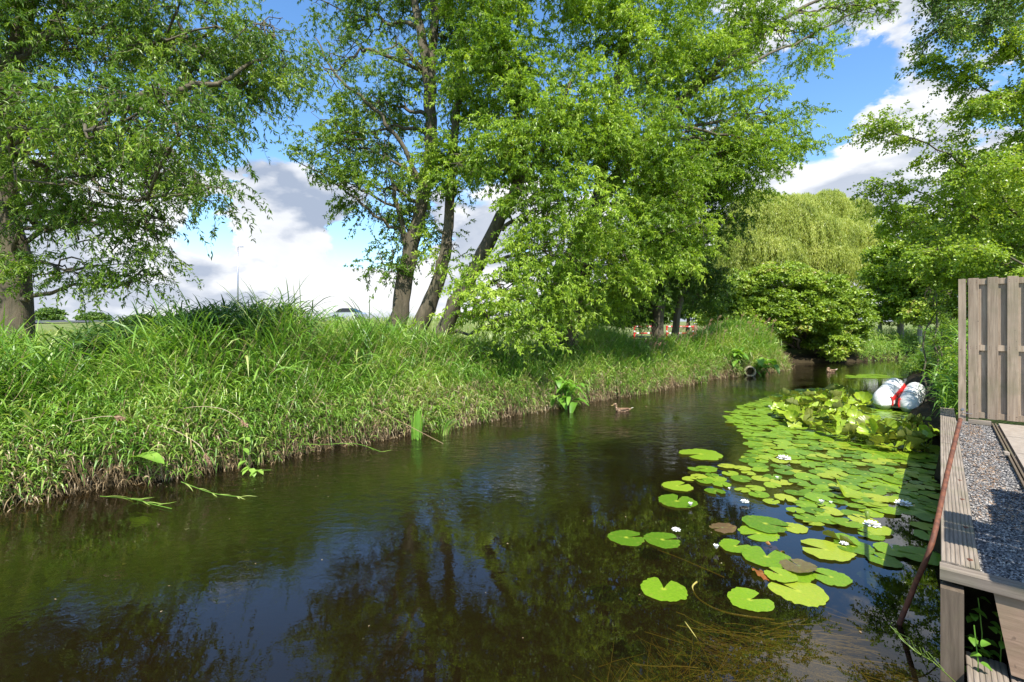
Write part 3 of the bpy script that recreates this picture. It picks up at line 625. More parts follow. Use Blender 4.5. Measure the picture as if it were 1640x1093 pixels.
# ------------------------------------------------------------------ bank vegetation
BANK = np.array([(-12, -.9), (-5.09, 4.8), (-3.82, 5.69), (-2.4, 7.14), (-1.44, 7.96), (.64, 9.95), (3.76, 12.66), (6.6, 15.5), (9.67, 17.6), (10.6, 18.6), (11.1, 20.0)])
seg = np.diff(BANK, axis=0); sl_ = np.hypot(seg[:, 0], seg[:, 1]); cum = np.concatenate([[0], np.cumsum(sl_)])
def bank_pt(u, o):
    """u metres along the left bank, o metres inland"""
    k = np.clip(np.searchsorted(cum, u, side='right') - 1, 0, len(seg) - 1); f = (u - cum[k]) / sl_[k]
    p = BANK[k] + seg[k] * f[:, None]; d = seg[k] / sl_[k][:, None]
    nrm = np.stack([-d[:, 1], d[:, 0]], 1)
    wob = .05 * np.sin(u * 2.1) + .04 * np.sin(u * 5.3)
    return p + nrm * (o + wob)[:, None]
def toppx(px):     # height of the reed tops in the photo along x
    return np.interp(px, [-200, 0, 60, 150, 250, 330, 420, 500, 600, 680, 760, 850, 900, 950, 1010, 1080, 1130, 1180, 1230, 1260],
                     [520, 535, 520, 508, 495, 482, 480, 500, 512, 535, 548, 556, 552, 532, 552, 546, 535, 522, 532, 575])
def stalks(rng, x, y, z, H, leafmb, stemmb, K=8, LL=.32, W=.008, lean=(.25, .05), wind=(.3, .0), wstem=.003, stiff=0.5, a0=.5, start=.15, upr=(.5, 1.3)):
    n = len(x); base = np.stack([x, y, z], 1)
    ln = np.stack([rng.normal(lean[0], .14, n), rng.normal(lean[1], .14, n), np.ones(n)], 1)
    t = np.linspace(0, 1, 5); path = base[:, None] + (ln[:, None] * (H[:, None] * t[None])[..., None]); 
    path[:, :, 0] += lean[0] * .35 * H[:, None] * t[None] ** 2
    if stemmb is not None: stemmb.ribbons(path, np.linspace(wstem, wstem * .5, 5)[None].repeat(n, 0), np.tile([1.0, 0, 0], (n, 1)) + rng.normal(size=(n, 3)) * .3, np.clip(a0 + rng.normal(size=n) * .15, 0, 1))
    if leafmb is None: return
    tt = start + (1 - start) * (np.arange(K)[None] + rng.random((n, K))) / K; k = np.minimum((tt * 4).astype(int), 3); f = (tt * 4 - k)[..., None]; ii = np.arange(n)[:, None]
    p = (path[ii, k] * (1 - f) + path[ii, np.minimum(k + 1, 4)] * f).reshape(-1, 3); m_ = n * K
    ang = rng.uniform(0, 6.283, m_); hd = np.stack([np.cos(ang), np.sin(ang) * .8, np.zeros(m_)], 1) + np.array([wind[0], wind[1], 0]); hd /= np.linalg.norm(hd, axis=1, keepdims=True)
    Lf = LL * rng.uniform(.55, 1.2, m_) * np.clip(np.repeat(H, K), .5, 1.3); up = rng.uniform(*upr, m_); q = np.linspace(0, 1, 5)
    P = p[:, None] + hd[:, None] * (Lf[:, None] * (q ** .9)[None] * .85)[..., None]
    P[:, :, 2] += Lf[:, None] * (up[:, None] * q[None] - (.45 + stiff * .8) * rng.uniform(.7, 1.5, m_)[:, None] * q[None] ** 2.2)
    Wd = W * rng.uniform(.7, 1.3, m_)[:, None] * np.array([.5, 1, .95, .6, .06])[None]
    S = np.cross(hd, np.array([0, 0, 1.0])) + rng.normal(size=(m_, 3)) * .35; S /= np.linalg.norm(S, axis=1, keepdims=True)
    sh = np.repeat(np.clip(a0 + rng.normal(size=n) * .18, 0, 1), K) + rng.normal(size=m_) * .1
    leafmb.ribbons(P, Wd, S, np.clip(sh, 0, 1))

rng = np.random.default_rng(100)
U0, U1 = 4.2, cum[-1]
def reed_zone(n, o0, o1, opow=1.0, hmul=(.7, 1.0), u0=U0, u1=U1, near=1.5):
    u = u0 + (u1 - u0) * rng.random(n) ** near; o = o0 + (o1 - o0) * rng.random(n) ** opow
    p = bank_pt(u, o); x, y = p[:, 0], p[:, 1]; keep = (y > 1.5) & (x / y * F + CX > -160)
    x, y, o = x[keep], y[keep], o[keep]; z = ground_z(x, y)
    px = CX + x / y * F; top = CAMZ + (HZ - toppx(px) - np.interp(px, [0, 250, 500, 700, 900], [20, 33, 24, 6, -4])) / F * y
    full = np.clip(top - z, .25, 2.2); H = full * rng.uniform(*hmul, len(x)) * (0.42 + .58 * sstep(o, -.1, 1.5))
    return x, y, z, H, px, o
reed = MB(); stem = MB(); rdark = MB(); straw = MB(); forb = MB()
x, y, z, H, px, o = reed_zone(5000, .0, 2.2, u0=15.5, near=.9)
stalks(rng, x, y, z - .03, H, reed, None, K=9, LL=.46, W=.010, lean=(.12, -.08), wind=(-.2, -.4), a0=.72, stiff=.2, upr=(.8, 1.7))
x, y, z, H, px, o = reed_zone(20000, .25, 3.4, near=1.35)
kp = ~((px > 90) & (px < 500) & (o > 1.6 + .3 * np.sin(px * .05)) & (rng.random(len(x)) < .85)); x, y, z, H, px, o = x[kp], y[kp], z[kp], H[kp], px[kp], o[kp]
pat = .5 + .22 * np.sin(x * 2.3 + y) * np.sin(y * 1.9 - x * .7) + .1 * np.sin(x * 7.1)
hv = .82 + .26 * np.sin(x * 3.1 + 1) * np.sin(y * 2.7) + .1 * rng.random(len(x))
stalks(rng, x, y, z - .03, H * np.clip(hv, .55, 1.15), reed, stem, K=9, LL=.50, W=.0072, lean=(.22, .0), wind=(-.45, -.25), a0=pat + .05, stiff=.18, upr=(.8, 1.7))
x, y, z, H, px, o = reed_zone(1500, .4, 3.2, hmul=(.9, 1.06))
stalks(rng, x, y, z - .03, H, reed, stem, K=6, LL=.5, W=.012, lean=(.30, .0), wind=(.3, -.1), a0=.55, start=.4, stiff=.25)
x, y, z, H, px, o = reed_zone(11000, -.06, .9, hmul=(.6, 1.05))
stalks(rng, x, y, z - .03, H * .8, reed, None, K=8, LL=.40, W=.008, lean=(-.05, -.35), wind=(-.2, -.6), a0=.6, stiff=.5)
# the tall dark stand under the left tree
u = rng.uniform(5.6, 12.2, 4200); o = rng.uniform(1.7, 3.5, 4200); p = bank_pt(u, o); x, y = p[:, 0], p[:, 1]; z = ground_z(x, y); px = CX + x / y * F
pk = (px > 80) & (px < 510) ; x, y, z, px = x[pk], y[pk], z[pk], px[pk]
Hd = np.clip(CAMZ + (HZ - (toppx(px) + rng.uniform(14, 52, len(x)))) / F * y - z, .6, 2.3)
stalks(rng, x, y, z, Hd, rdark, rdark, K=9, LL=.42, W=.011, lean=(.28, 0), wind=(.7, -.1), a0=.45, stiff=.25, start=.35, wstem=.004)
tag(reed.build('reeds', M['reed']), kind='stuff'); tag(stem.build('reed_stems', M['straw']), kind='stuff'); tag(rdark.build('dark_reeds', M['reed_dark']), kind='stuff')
# dead straw along the waterline
x, y, z, H, px, o = reed_zone(11000, -.16, .42, near=1.4)
stalks(rng, x, y, z - .05, rng.uniform(.12, .6, len(x)) , straw, straw, K=3, LL=.24, W=.005, lean=(-.05, -.35), wind=(-.1, -.7), a0=.45, stiff=.9, wstem=.003, start=.2)
x, y, z, H, px, o = reed_zone(1700, .1, 2.6, near=1.2)
stalks(rng, x, y, z, H * 1.06, None, straw, lean=(.22, 0), a0=.7, wstem=.0035)
x, y, z, H, px, o = reed_zone(1500, .0, 1.6, u0=15.5, near=1.0)
stalks(rng, x, y, z, H * rng.uniform(.6, 1, len(x)), straw, straw, K=4, LL=.3, W=.005, lean=(.25, -.1), a0=.7, wstem=.004)
tag(straw.build('dead_straw', M['straw']), kind='stuff')
# leafy herbs between the reeds
x, y, z, H, px, o = reed_zone(5200, .05, 1.5, hmul=(.3, .75))
n = len(x); K = 16
t = rng.random((n, K)); lx = rng.normal(0, .16, (n, 1)); ly = rng.normal(-.12, .14, (n, 1))
P = np.stack([x[:, None] + lx * H[:, None] * t, y[:, None] + ly * H[:, None] * t, z[:, None] + H[:, None] * (.15 + .85 * t)], -1).reshape(-1, 3)
d = unit(rng, n * K) * np.array([1, 1, .3]) + np.array([0, -.1, -.1]); P += d * .02
forb.leaves(P, d, np.tile([0, -.2, 1.0], (n * K, 1)) + rng.normal(size=(n * K, 3)) * .4, rng.uniform(.03, .07, n * K), rng.uniform(.008, .02, n * K), np.clip(np.repeat(rng.uniform(.2, .8, n), K) + rng.normal(size=n * K) * .1, 0, 1))
tag(forb.build('bank_herbs', M['forb']), kind='stuff')
# plumes on the reeds further along
pl = MB()
def plume(mb, p, d, Ls, n=60):
    t = rng.random(n); b = np.array(p) + np.outer(t, np.array(d)) * Ls
    dd = np.array(d)[None] + rng.normal(size=(n, 3)) * .45; dd[:, 2] -= .2
    mb.leaves(b, dd, unit(rng, n), rng.uniform(.04, .09, n) * (1.2 - t), np.full(n, .004), rng.random(n))
for k in range(46):
    px_ = rng.uniform(1010, 1235); u_ = None; Y = np.interp(px_, [1010, 1235], [12.5, 17.5]) + rng.uniform(.3, 1.4)
    x_ = (px_ - CX) / F * Y; z0 = gz(x_, Y); tz = CAMZ + (HZ - (toppx(px_) - rng.uniform(-5, 22))) / F * Y
    lean = rng.uniform(0, .3); stp = np.array([[x_, Y, z0], [x_ + lean * .4, Y, (z0 + tz) / 2], [x_ + lean, Y, tz]])
    pl.tube(smooth_path(stp, 3), .0045, 3, a=.6, cap=False); plume(pl, stp[-1], (.4, 0, .4), .24)
tag(pl.build('reed_plumes', M['plume']), kind='stuff')

# meadow grass beyond the reeds
gr = MB()
def grass(n, x0, x1, y0, y1, hh, W, cond=None, a0=.5, ypow=1.0, mb=None):
    x = rng.uniform(x0, x1, n); y = y0 + (y1 - y0) * rng.random(n) ** ypow
    k = water_sd(x, y) > .15
    k &= np.abs(CX + x / y * F - 820) < 1000
    if cond is not None: k &= cond(x, y)
    x, y = x[k], y[k]; n = len(x); z = ground_z(x, y); sc_ = np.clip(y / 12, .8, 4)
    Hh = rng.uniform(*hh, n); q = np.linspace(0, 1, 4); ang = rng.uniform(0, 6.28, n); d = np.stack([np.cos(ang) + .3, np.sin(ang), 0 * ang], 1)
    P = np.stack([x, y, z - .02], 1)[:, None] + d[:, None] * (Hh[:, None] * .45 * q[None] ** 2)[..., None]; P[:, :, 2] += Hh[:, None] * (q - .25 * q ** 3)[None]
    Wd = W * sc_[:, None] * np.array([.8, 1, .7, .05])[None]; S = np.stack([np.cos(ang + 1.2), np.sin(ang + 1.2) * .3, 0 * ang], 1)
    (mb or gr).ribbons(P, Wd, S, np.clip(a0 + rng.normal(size=n) * .2 + .2 * np.sin(x * .8) * np.sin(y * .5), 0, 1))
left = lambda x, y: (x * DY - y * DX) < -4
grass(26000, -26, 12, 7, 30, (.25, .6), .006, left)
grass(16000, -46, 2, 24, 62, (.4, .95), .006, left, a0=.62)
grass(9000, 12, 26, 20, 36, (.3, .9), .007, lambda x, y: (CX + x / y * F > 1370) | (CX + x / y * F < 1240), a0=.5)
tag(gr.build('meadow_grass', M['grass']), kind='stuff')
# right bank plants beside and behind the deck
rb = MB(); n = 2600
s_ = rng.uniform(8.6, 24, n); t_ = rng.uniform(-.75, 1.6, n); t_ = np.where(s_ < 9.4, rng.uniform(-.2, .05, n), t_)
x = DX * s_ + DY * t_; y = DY * s_ - DX * t_; k = (water_sd(x, y) > -.12) & ((s_ > 9.3) | (water_sd(x, y) < .05)); x, y = x[k], y[k]; px = CX + x / y * F; kk = (px > 1512) | (y > 15); x, y, px = x[kk], y[kk], px[kk]; z = np.maximum(ground_z(x, y), -.02)
ty = np.interp(px, [1440, 1470, 1500, 1535], [585, 570, 545, 520]); H = np.clip(CAMZ + (HZ - ty) / F * y - z, .3, 1.7) * rng.uniform(.5, 1, len(x)) * np.where((y < 11) & (px < 1560), .62, 1)
stalks(rng, x, y, z, H, rb, rb, K=7, LL=.5, W=.012, lean=(-.12, -.05), wind=(-.5, -.2), a0=.5, stiff=.4)
tag(rb.build('sedge', M['reed']), kind='stuff')
rh = MB(); n = 2400
s_ = rng.uniform(9.4, 26, n); t_ = rng.uniform(-.6, 5, n); x = DX * s_ + DY * t_; y = DY * s_ - DX * t_; k = (water_sd(x, y) > 0) & ((CX + x / y * F > 1520) | (y > 14.5)); x, y = x[k], y[k]; n = len(x); z = ground_z(x, y); H = rng.uniform(.4, 1.2, n); K = 26; t = rng.random((n, K))
P = np.stack([x[:, None] + rng.normal(0, .1, (n, 1)) * t, y[:, None] + 0 * t, z[:, None] + H[:, None] * t], -1).reshape(-1, 3); d = unit(rng, n * K) * np.array([1, 1, .3]); P += d * .05
rh.leaves(P, d, np.tile([0, -.2, 1.0], (n * K, 1)) + rng.normal(size=(n * K, 3)) * .4, rng.uniform(.05, .11, n * K), rng.uniform(.012, .028, n * K), np.clip(np.repeat(rng.uniform(.2, .9, n), K), 0, 1))
tag(rh.build('right_bank_herbs', M['forb']), kind='stuff')
# far shore growth at the pond corner
fs = MB(); n = 6500; x = rng.uniform(15.6, 30, n); y = rng.uniform(20.5, 33, n); dd_ = water_sd(x, y); k = (dd_ > -.15) & (dd_ < 2.6); x, y = x[k], y[k]; z = ground_z(x, y)
stalks(rng, x, y, z - .05, rng.uniform(.3, 1.0, len(x)), fs, None, K=9, LL=.4, W=.014, lean=(0, -.1), wind=(-.2, -.5), a0=.65)
tag(fs.build('far_shore_grass', M['reed']), kind='stuff')

# ------------------------------------------------------------------ single plants on the bank
def ribbon_plant(name, label, cat, base, n, H, W, mat, seed, spread=.12, part='leaf', group=None, upright=1.0, lean=(0, 0)):
    r_ = np.random.default_rng(seed); e = empty(name, base, label, cat, group)
    for k in range(n):
        mb = MB(); q = np.linspace(0, 1, 8); a = r_.uniform(0, 6.28); d = np.array([math.cos(a), math.sin(a), 0]) ; h = H * r_.uniform(.6, 1)
        P = d * r_.uniform(0, spread) + (d * .35 * (1.2 - upright) + np.array([lean[0], lean[1], 0]))[None] * (h * q[:, None] ** 1.8); P[:, 2] += h * (q - (1 - upright) * .6 * q ** 2.5)
        wd = W * r_.uniform(.7, 1.2) * np.array([.6, .9, 1, 1, .95, .8, .5, .03]); s = np.array([[math.cos(a + 1.4), math.sin(a + 1.4) * .5, 0]])
        mb.ribbons(P[None], wd[None], s, np.array([r_.random()])); mb.build(part, mat, e)
    return e
ribbon_plant('yellow_flag_iris', 'upright clump of broad sword-shaped iris leaves standing in the water by the left bank', 'iris', onw(667, 704), 14, .52, .020, M['dock'], 3, .10, upright=1.0, lean=(.05, 0))
ribbon_plant('water_grass', 'arching yellow-green grass tuft right of the iris clump at the waterline', 'grass tuft', onw(712, 697), 16, .55, .010, M['reed'], 4, .1, upright=.35, lean=(.6, -.2))
def broadleaf(P0, d, Ln, Wd, bend=.5, seed=0, droop=.6, wav=.06):
    """a cupped, veined broad leaf as a small grid"""
    r_ = np.random.default_rng(seed); nu, nv = 9, 5; q = np.linspace(0, 1, nu); d = np.array(d, float); d /= np.linalg.norm(d)
    s = np.cross(d, [0, 0, 1.0]); s /= np.linalg.norm(s) + 1e-9
    c = np.array(P0)[None] + d[None] * (Ln * q[:, None]); c[:, 2] -= droop * Ln * q ** 2.2
    wp = Wd * np.interp(q, [0, .15, .4, .7, .9, 1], [.15, .75, 1, .8, .4, .02]); v = np.linspace(-1, 1, nv)
    V = c[:, None] + s[None, None] * (wp[:, None] * v[None])[..., None]; V[:, :, 2] += bend * wp[:, None] * (np.abs(v)[None] ** 1.3) + r_.normal(size=(nu, 1)) * wav * Wd * np.abs(v)[None]
    i = np.arange(nu - 1)[:, None] * nv + np.arange(nv - 1)[None]; i = i.ravel()
    return V.reshape(-1, 3), np.stack([i, i + 1, i + nv + 1, i + nv], 1)
def dock_plant(name, label, base, n, Ln, seed, H=.3, cat='dock plant', W=.24, group=None):
    r_ = np.random.default_rng(seed); e = empty(name, base, label, cat, group)
    for k in range(n):
        mb = MB(); a = r_.uniform(0, 6.28); d = (math.cos(a), math.sin(a) * .8 - .35, r_.uniform(.1, 1.0)); L_ = Ln * r_.uniform(.6, 1.15); p0 = np.array([r_.normal() * .16, r_.normal() * .12, r_.uniform(.02, H)])
        mb.tube(np.array([[0, 0, -.1], p0 * .6, p0]), .005, 4); v, q = broadleaf(p0, d, L_, L_ * W * r_.uniform(.8, 1.2), .35, seed * 50 + k, r_.uniform(.5, 1.1)); mb.add(v, q, a=r_.random()); mb.build('leaf', M['dock'], e, True)
    return e
def bankpx(px, py, z): 
    return onw(px, py, z)
dock_plant('dock', 'bushy dock plant with broad glossy leaves at the waterline left of the duck', bankpx(905, 645, .12), 34, .34, 61, H=.45)
dock_plant('dock', 'dock clump low on the bank left of the pale pipe end, nearer the duck', bankpx(1110, 600, .1), 26, .42, 62, H=.5)
dock_plant('dock', 'broad-leaved plant growing directly right of the pale pipe end', bankpx(1222, 597, .08), 22, .5, 63, H=.45)
dock_plant('dock', 'upper dock leaves on the bank above and left of the pale pipe end', bankpx(1180, 585, .35), 20, .42, 64, H=.5)
e = empty('butterbur', bankpx(210, 735, .30), 'single large drooping pale green leaf hanging over the water at far left', 'leaf plant')
mb = MB(); v, q = broadleaf((0, 0, .02), (1, -.25, .15), .46, .10, .35, 5, .25); mb.add(v, q, a=.7); mb.build('leaf', M['dock'], e, True)
mb = MB(); mb.tube([(-.12, .1, -.1), (-.05, .04, 0), (0, 0, .02)], .005, 5); mb.build('stem', M['dock'], e, True)
e = empty('dead_leaf', bankpx(192, 722, .33), 'curled orange dead leaf beside the large drooping green leaf', 'leaf')
mb = MB(); v, q = broadleaf((.08, 0, 0), (-1, -.2, .3), .16, .05, .6, 6, .5, .3); mb.add(v, q, a=.6); mb.build('blade', M['rust_leaf'], e, True)
e = empty('bindweed', bankpx(398, 752, .04), 'climbing weed with light green heart-shaped leaves hanging at the waterline', 'weed')
mb = MB(); sp_ = smooth_path([(-.1, .1, .35), (-.06, 0, .2), (0, -.05, .08), (.1, -.08, .02), (.3, -.06, .012)], 4); mb.tube(sp_, .003, 4); mb.build('stem', M['dock'], e)
for k in range(13):
    mb = MB(); p = sp_[rng.integers(0, len(sp_))]; v, q = broadleaf(p, (rng.normal(), -.6, rng.normal() * .3), .085, .035, .2, k, .6); mb.add(v, q, a=.9); mb.build('leaf', M['dock'], e, True)
# floating broken reeds
def fallen(name, label, pts, w, mat, nleaf, seed, cat='reed'):
    r_ = np.random.default_rng(seed); e = empty(name, pts[0], label, cat); P = smooth_path(pts, 5) - np.array(pts[0])[None]; mb = MB(); mb.tube(P, w, 5); mb.build('stem', mat, e)
    for k in range(nleaf):
        i = r_.integers(1, len(P)); mb = MB(); q = np.linspace(0, 1, 6); d = P[min(i, len(P) - 1)] - P[i - 1]; d = d / (np.linalg.norm(d) + 1e-9); d = d + np.array([r_.normal() * .7, r_.normal() * .7, .2]); d /= np.linalg.norm(d)
        pp = P[i][None] + d[None] * (.16 * r_.uniform(.6, 1.3) * q[:, None]); pp[:, 2] = np.maximum(pp[:, 2] - .05 * q ** 2, .008 - pts[0][2])
        mb.ribbons(pp[None], (.006 * np.array([.6, 1, 1, .8, .5, .05]))[None], np.array([[-d[1], d[0], .2]]), np.array([.9])); mb.build('leaf', M['reed'], e)
    return e
fallen('fallen_reed', 'yellow-green reed shoot lying on the water below the large drooping leaf', [onw(160, 795, .12), onw(215, 800, .02), onw(245, 808, .015), onw(275, 815, .012)], .004, M['reed'], 9, 1)
fallen('fallen_reed', 'long green reed shoots floating on the water left of the climbing weed', [onw(290, 772, .1), onw(340, 790, .015), onw(385, 796, .012)], .004, M['reed'], 7, 2)
fallen('fallen_reed', 'reed stalk arching over the water with blades dipping in, left of the iris clump', [onw(480, 712, .25), onw(520, 712, .14), onw(570, 711, .12), onw(610, 724, .012)], .004, M['reed'], 10, 3)
fallen('dead_reed', 'bare dead stalk slanting down into the water right of the iris clump', [onw(600, 655, .5), onw(650, 680, .25), onw(710, 711, .0)], .004, M['straw'], 0, 4)
def deadreed(label, pts, seed):
    r_ = np.random.default_rng(seed); e = empty('dead_reed', pts[0], label, 'reed'); P = smooth_path(pts, 5) - np.array(pts[0])[None]; mb = MB(); mb.tube(P, .0035, 5, a=.9); mb.build('stem', M['straw'], e)
    mb = MB(); global rng; keep = rng; rng = r_; plume(mb, P[-1], (P[-1] - P[-2]) / np.linalg.norm(P[-1] - P[-2]) + np.array([0, 0, -.2]), .12, 90); rng = keep; mb.build('seed_head', M['plume'], e)
deadreed('dead reed arching with a drooping tan seed head, highest of the bank reeds', [at(265, 662, 5.9), at(310, 652, 5.7), at(355, 655, 5.6), at(385, 672, 5.5)], 1)
deadreed('dead reed bowed down with its seed head low over the dry straw', [at(243, 680, 5.6), at(280, 690, 5.4), at(315, 710, 5.3), at(327, 725, 5.3)], 2)
deadreed('dead reed lying to the right with a plume in front of the left reeds', [at(80, 690, 5.2), at(120, 675, 5.1), at(160, 668, 5.0), at(180, 667, 5.0)], 3)

# ------------------------------------------------------------------ water lilies
def padmat(name, c0, c1, c2, under=(.2, .22, .05)):
    m = NT(name); oi = m.n('ShaderNodeObjectInfo'); r = m.attr(); 
    n1 = m.noise(9, 4); n2 = m.noise(38, 3)
    f = m.n('ShaderNodeMath', operation='MULTIPLY_ADD'); m.L.new(oi.outputs['Random'], f.inputs[0]); f.inputs[1].default_value = .8
    g_ = m.n('ShaderNodeMath', operation='MULTIPLY_ADD'); m.L.new(n1, g_.inputs[0]); g_.inputs[1].default_value = .6; g_.inputs[2].default_value = -.18; m.L.new(g_.outputs[0], f.inputs[2])
    c = m.ramp(f.outputs[0], [(.12, c0), (.5, c1), (.95, c2)])
    c = m.mix(m.ramp(r, [(.0, (1, 1, 1)), (.4, (0, 0, 0))]), c, tuple(x * 1.25 for x in c2))      # pale veins / centre
    c = m.mix(m.ramp(n2, [(.66, (0, 0, 0)), (.74, (1, 1, 1))]), c, (.24, .15, .04)); c = m.mix(m.ramp(m.noise(3.5, 3), [(.55, (0, 0, 0)), (.8, (.7, .7, .7))]), c, (.32, .33, .05)); c = m.mix(m.ramp(m.noise(120, 2), [(.4, (0, 0, 0)), (.7, (.25, .25, .25))]), c, tuple(x * .5 for x in c0))
    geo = m.n('ShaderNodeNewGeometry'); c = m.mix(geo.outputs['Backfacing'], c, under)
    m.col(c); m.rough(.33); m.b.inputs['Specular IOR Level'].default_value = .5; m.bump(n1, .004, .4)
    tr = m.n('ShaderNodeBsdfTranslucent'); m.L.new(m.mix(1.0, c, (1.3, 1.3, .5), 'MULTIPLY'), tr.inputs[0]); mx = m.n('ShaderNodeMixShader'); mx.inputs[0].default_value = .25
    m.L.new(m.b.outputs[0], mx.inputs[1]); m.L.new(tr.outputs[0], mx.inputs[2]); m.L.new(mx.outputs[0], m.out.inputs[0]); return m.m
M['pad'] = padmat('lily_pad', (.09, .20, .012), (.21, .37, .018), (.42, .47, .045))
M['pad_red'] = padmat('lily_pad_red', (.14, .07, .04), (.17, .13, .06), (.16, .20, .09))
M['pad_brown'] = padmat('lily_pad_brown', (.25, .07, .02), (.34, .13, .03), (.40, .20, .05))
m = NT('petal'); m.col((.86, .86, .80)); m.rough(.5); m.b.inputs['Subsurface Weight'].default_value = .0; M['petal'] = m.m
m = NT('stamen'); m.col((.75, .50, .05)); M['stamen'] = m.m
def pad_geo(r_, notch, cup=0.0, roll=0.0, wav=.004, gap=.16):
    n = 44; rings = [.0, .12, .45, .8, 1.0]
    g0 = gap * r_.uniform(.8, 1.6); V = [[0, 0, .006]]; A = [0]
    ph = r_.uniform(0, 6.28, 4); jit = r_.normal(size=n) * .016; jit[r_.integers(2, n - 2, 2)] -= .07
    for k, rr in enumerate(rings[1:]):
        for i in range(n):
            th = notch + g0 * (rr ** .3) + (2 * math.pi - 2 * g0 * (rr ** .3)) * i / (n - 1)
            edge = 1 + .035 * math.sin(3 * th + ph[0]) + .025 * math.sin(7 * th + ph[1]) + ((.018 * math.sin(17 * th + ph[2]) + jit[i]) if rr > .9 else 0)
            lobe = 1 - .10 * math.exp(-(min(i, n - 1 - i) / 1.5) ** 2)
            x = rr * edge * lobe * math.cos(th); y = rr * edge * lobe * math.sin(th)
            z = .006 + wav * 4 * rr * math.sin(2 * th + ph[3]) * rr + wav * 2.0 * math.sin(9 * th + ph[1]) * (rr ** 4) + cup * rr * rr
            vein = .5 + .5 * math.cos(th * 11 + ph[0])
            V.append([x, y, z]); A.append(1.0 if rr > .2 else .3)
    V = np.array(V)
    if roll:
        s = np.sign(roll); xx = V[:, 0] * s; lift = np.clip(xx - .15, 0, None); V[:, 2] += lift ** 1.3 * abs(roll); V[:, 0] -= s * lift * .45 * min(abs(roll), 1.2)
    T = []; Q = []
    for i in range(n - 1): T.append([0, 1 + i, 2 + i])
    for k in range(len(rings) - 2):
        for i in range(n - 1):
            a = 1 + k * n + i; Q.append([a, a + n, a + n + 1, a + 1])
    return V, Q, T, np.array(A)
prng = np.random.default_rng(7)
def pad_mesh(name, mat, **kw):
    mb = MB(); V, Q, T, A = pad_geo(prng, 0.0, **kw); mb.add(V, Q, T, a=A); me = mb.mesh(name, mat, True); return me
flat_m = [pad_mesh('leaf_blade', M['pad'], gap=g_) for g_ in (.10, .12, .15, .2, .25, .32, .14, .18)]
roll_m = [pad_mesh('leaf_blade', M['pad'], roll=r__, gap=.15, wav=.01) for r__ in (.5, .8, 1.1, -.7)]
cup_m = [pad_mesh('leaf_blade', M['pad'], cup=c_, gap=.2, wav=.03) for c_ in (.25, .5, .8)]
NP = [0]
def put_pad(x, y, r, rot, me, z=None, label=None, group=None, tilt=(0, 0), name='lily_pad', sq=1.0):
    o = bpy.data.objects.new(name, me); COL.objects.link(o); NP[0] += 1
    o.location = (x, y, (.002 + .0026 * (NP[0] % 7)) if z is None else z); o.scale = (r, r * sq, r * (1 if r > .05 else 1)); o.rotation_euler = (tilt[0], tilt[1], rot)
    tag(o, label, 'lily pad', group); return o
red_m = pad_mesh('leaf_blade', M['pad_red'], gap=.1, wav=.012); brown_m = pad_mesh('leaf_blade', M['pad_brown'], gap=.2, wav=.05)
GF = 'water lily pads in the foreground'
single = [  # px, py, half width px, notch direction degrees (world), kind, label
 (1003, 862, 29, 10, 0, 'leftmost lily pad, round with its notch open to the right'),
 (1061, 866, 29, 5, 1, 'lily pad with a deep notch beside the small white flower left of centre'),
 (1063, 946, 36, 70, 4, 'heart-shaped lily pad with a wide notch at the top, nearest on the left'),
 (1201, 964, 34, 20, 3, 'lone rounded lily pad with a notch to the right, lowest of all'),
 (1228, 895, 37, 60, 4, 'lily pad just above the floating brown dead leaf, notch at its upper side'),
 (1250, 925, 24, 120, 2, 'lily pad partly covered by the larger lowest pair on its right'),
 (1278, 947, 42, 130, 1, 'large lily pad lowest in the overlapping trio'),
 (1272, 918, 30, 200, 0, 'lily pad in the middle of the overlapping trio, under a reddish pad'),
 (1331, 926, 28, 140, 2, 'small lily pad alone right of the overlapping trio'),
 (1178, 877, 25, 30, 3, 'small lily pad with jagged lower edge near the white bud'),
 (1322, 883, 38, 150, 3, 'long lily pad below the half-rolled yellowish leaf'),
 (1366, 878, 28, 170, 1, 'lily pad with a flower bud at its left edge, right of the half-rolled leaf'),
 (1226, 842, 34, 330, 0, 'big lily pad lying over another one left of the dense patch'),
 (1214, 855, 30, 200, 1, 'lily pad peeping out under the big one left of the dense patch'),
 (1271, 846, 21, 160, 2, 'small yellow-spotted lily pad to the right of the stacked pair'),
 (1084, 804, 30, 60, 0, 'lily pad with a white bud at its right edge, left end of the patch'),
 (1085, 780, 24, 30, 1, 'pale lily pad behind the leftmost pad with the bud'),
 (1122, 729, 33, 200, 2, 'separate lily pad furthest left in front of the dense patch'),
 (1430, 884, 26, 60, 0, 'lily pad half in shade beside the rusty stake'),
 (1476, 893, 32, 160, 1, 'lily pad in shade touching the rusty stake'),
]
for px, py, hw, nd, mi, lab in single:
    p = onw(px, py); r = hw / F * p.y; put_pad(p.x, p.y, r, R(nd), flat_m[mi], label=lab, name='lily_pad')
for px, py, hw, nd, lab in [(1445, 945, 46, 20, 'dull bluish green lily pad just under the water left of the corner post'), (1492, 985, 34, 100, 'dim lily pad under the water directly beside the corner post'), (1400, 925, 22, 60, 'small dim lily pad under the surface left of the rusty stake')]:
    p = onw(px, py, -.03); put_pad(p.x, p.y, hw / F * p.y, R(nd), flat_m[2], z=-.03, label=lab)
p = onw(1157, 847); put_pad(p.x, p.y, .11, R(200), red_m, label='reddish purple lily pad turning over at the left of the stacked pair', tilt=(.05, .06))
p = onw(1279, 913); put_pad(p.x, p.y, .12, R(100), red_m, z=.03, label='reddish grey lily pad lying on top of the overlapping trio', tilt=(-.05, .08))
p = onw(1222, 921); put_pad(p.x, p.y, .075, R(40), brown_m, label='orange brown dead lily leaf floating left of the overlapping trio', z=.01, tilt=(.1, .1))
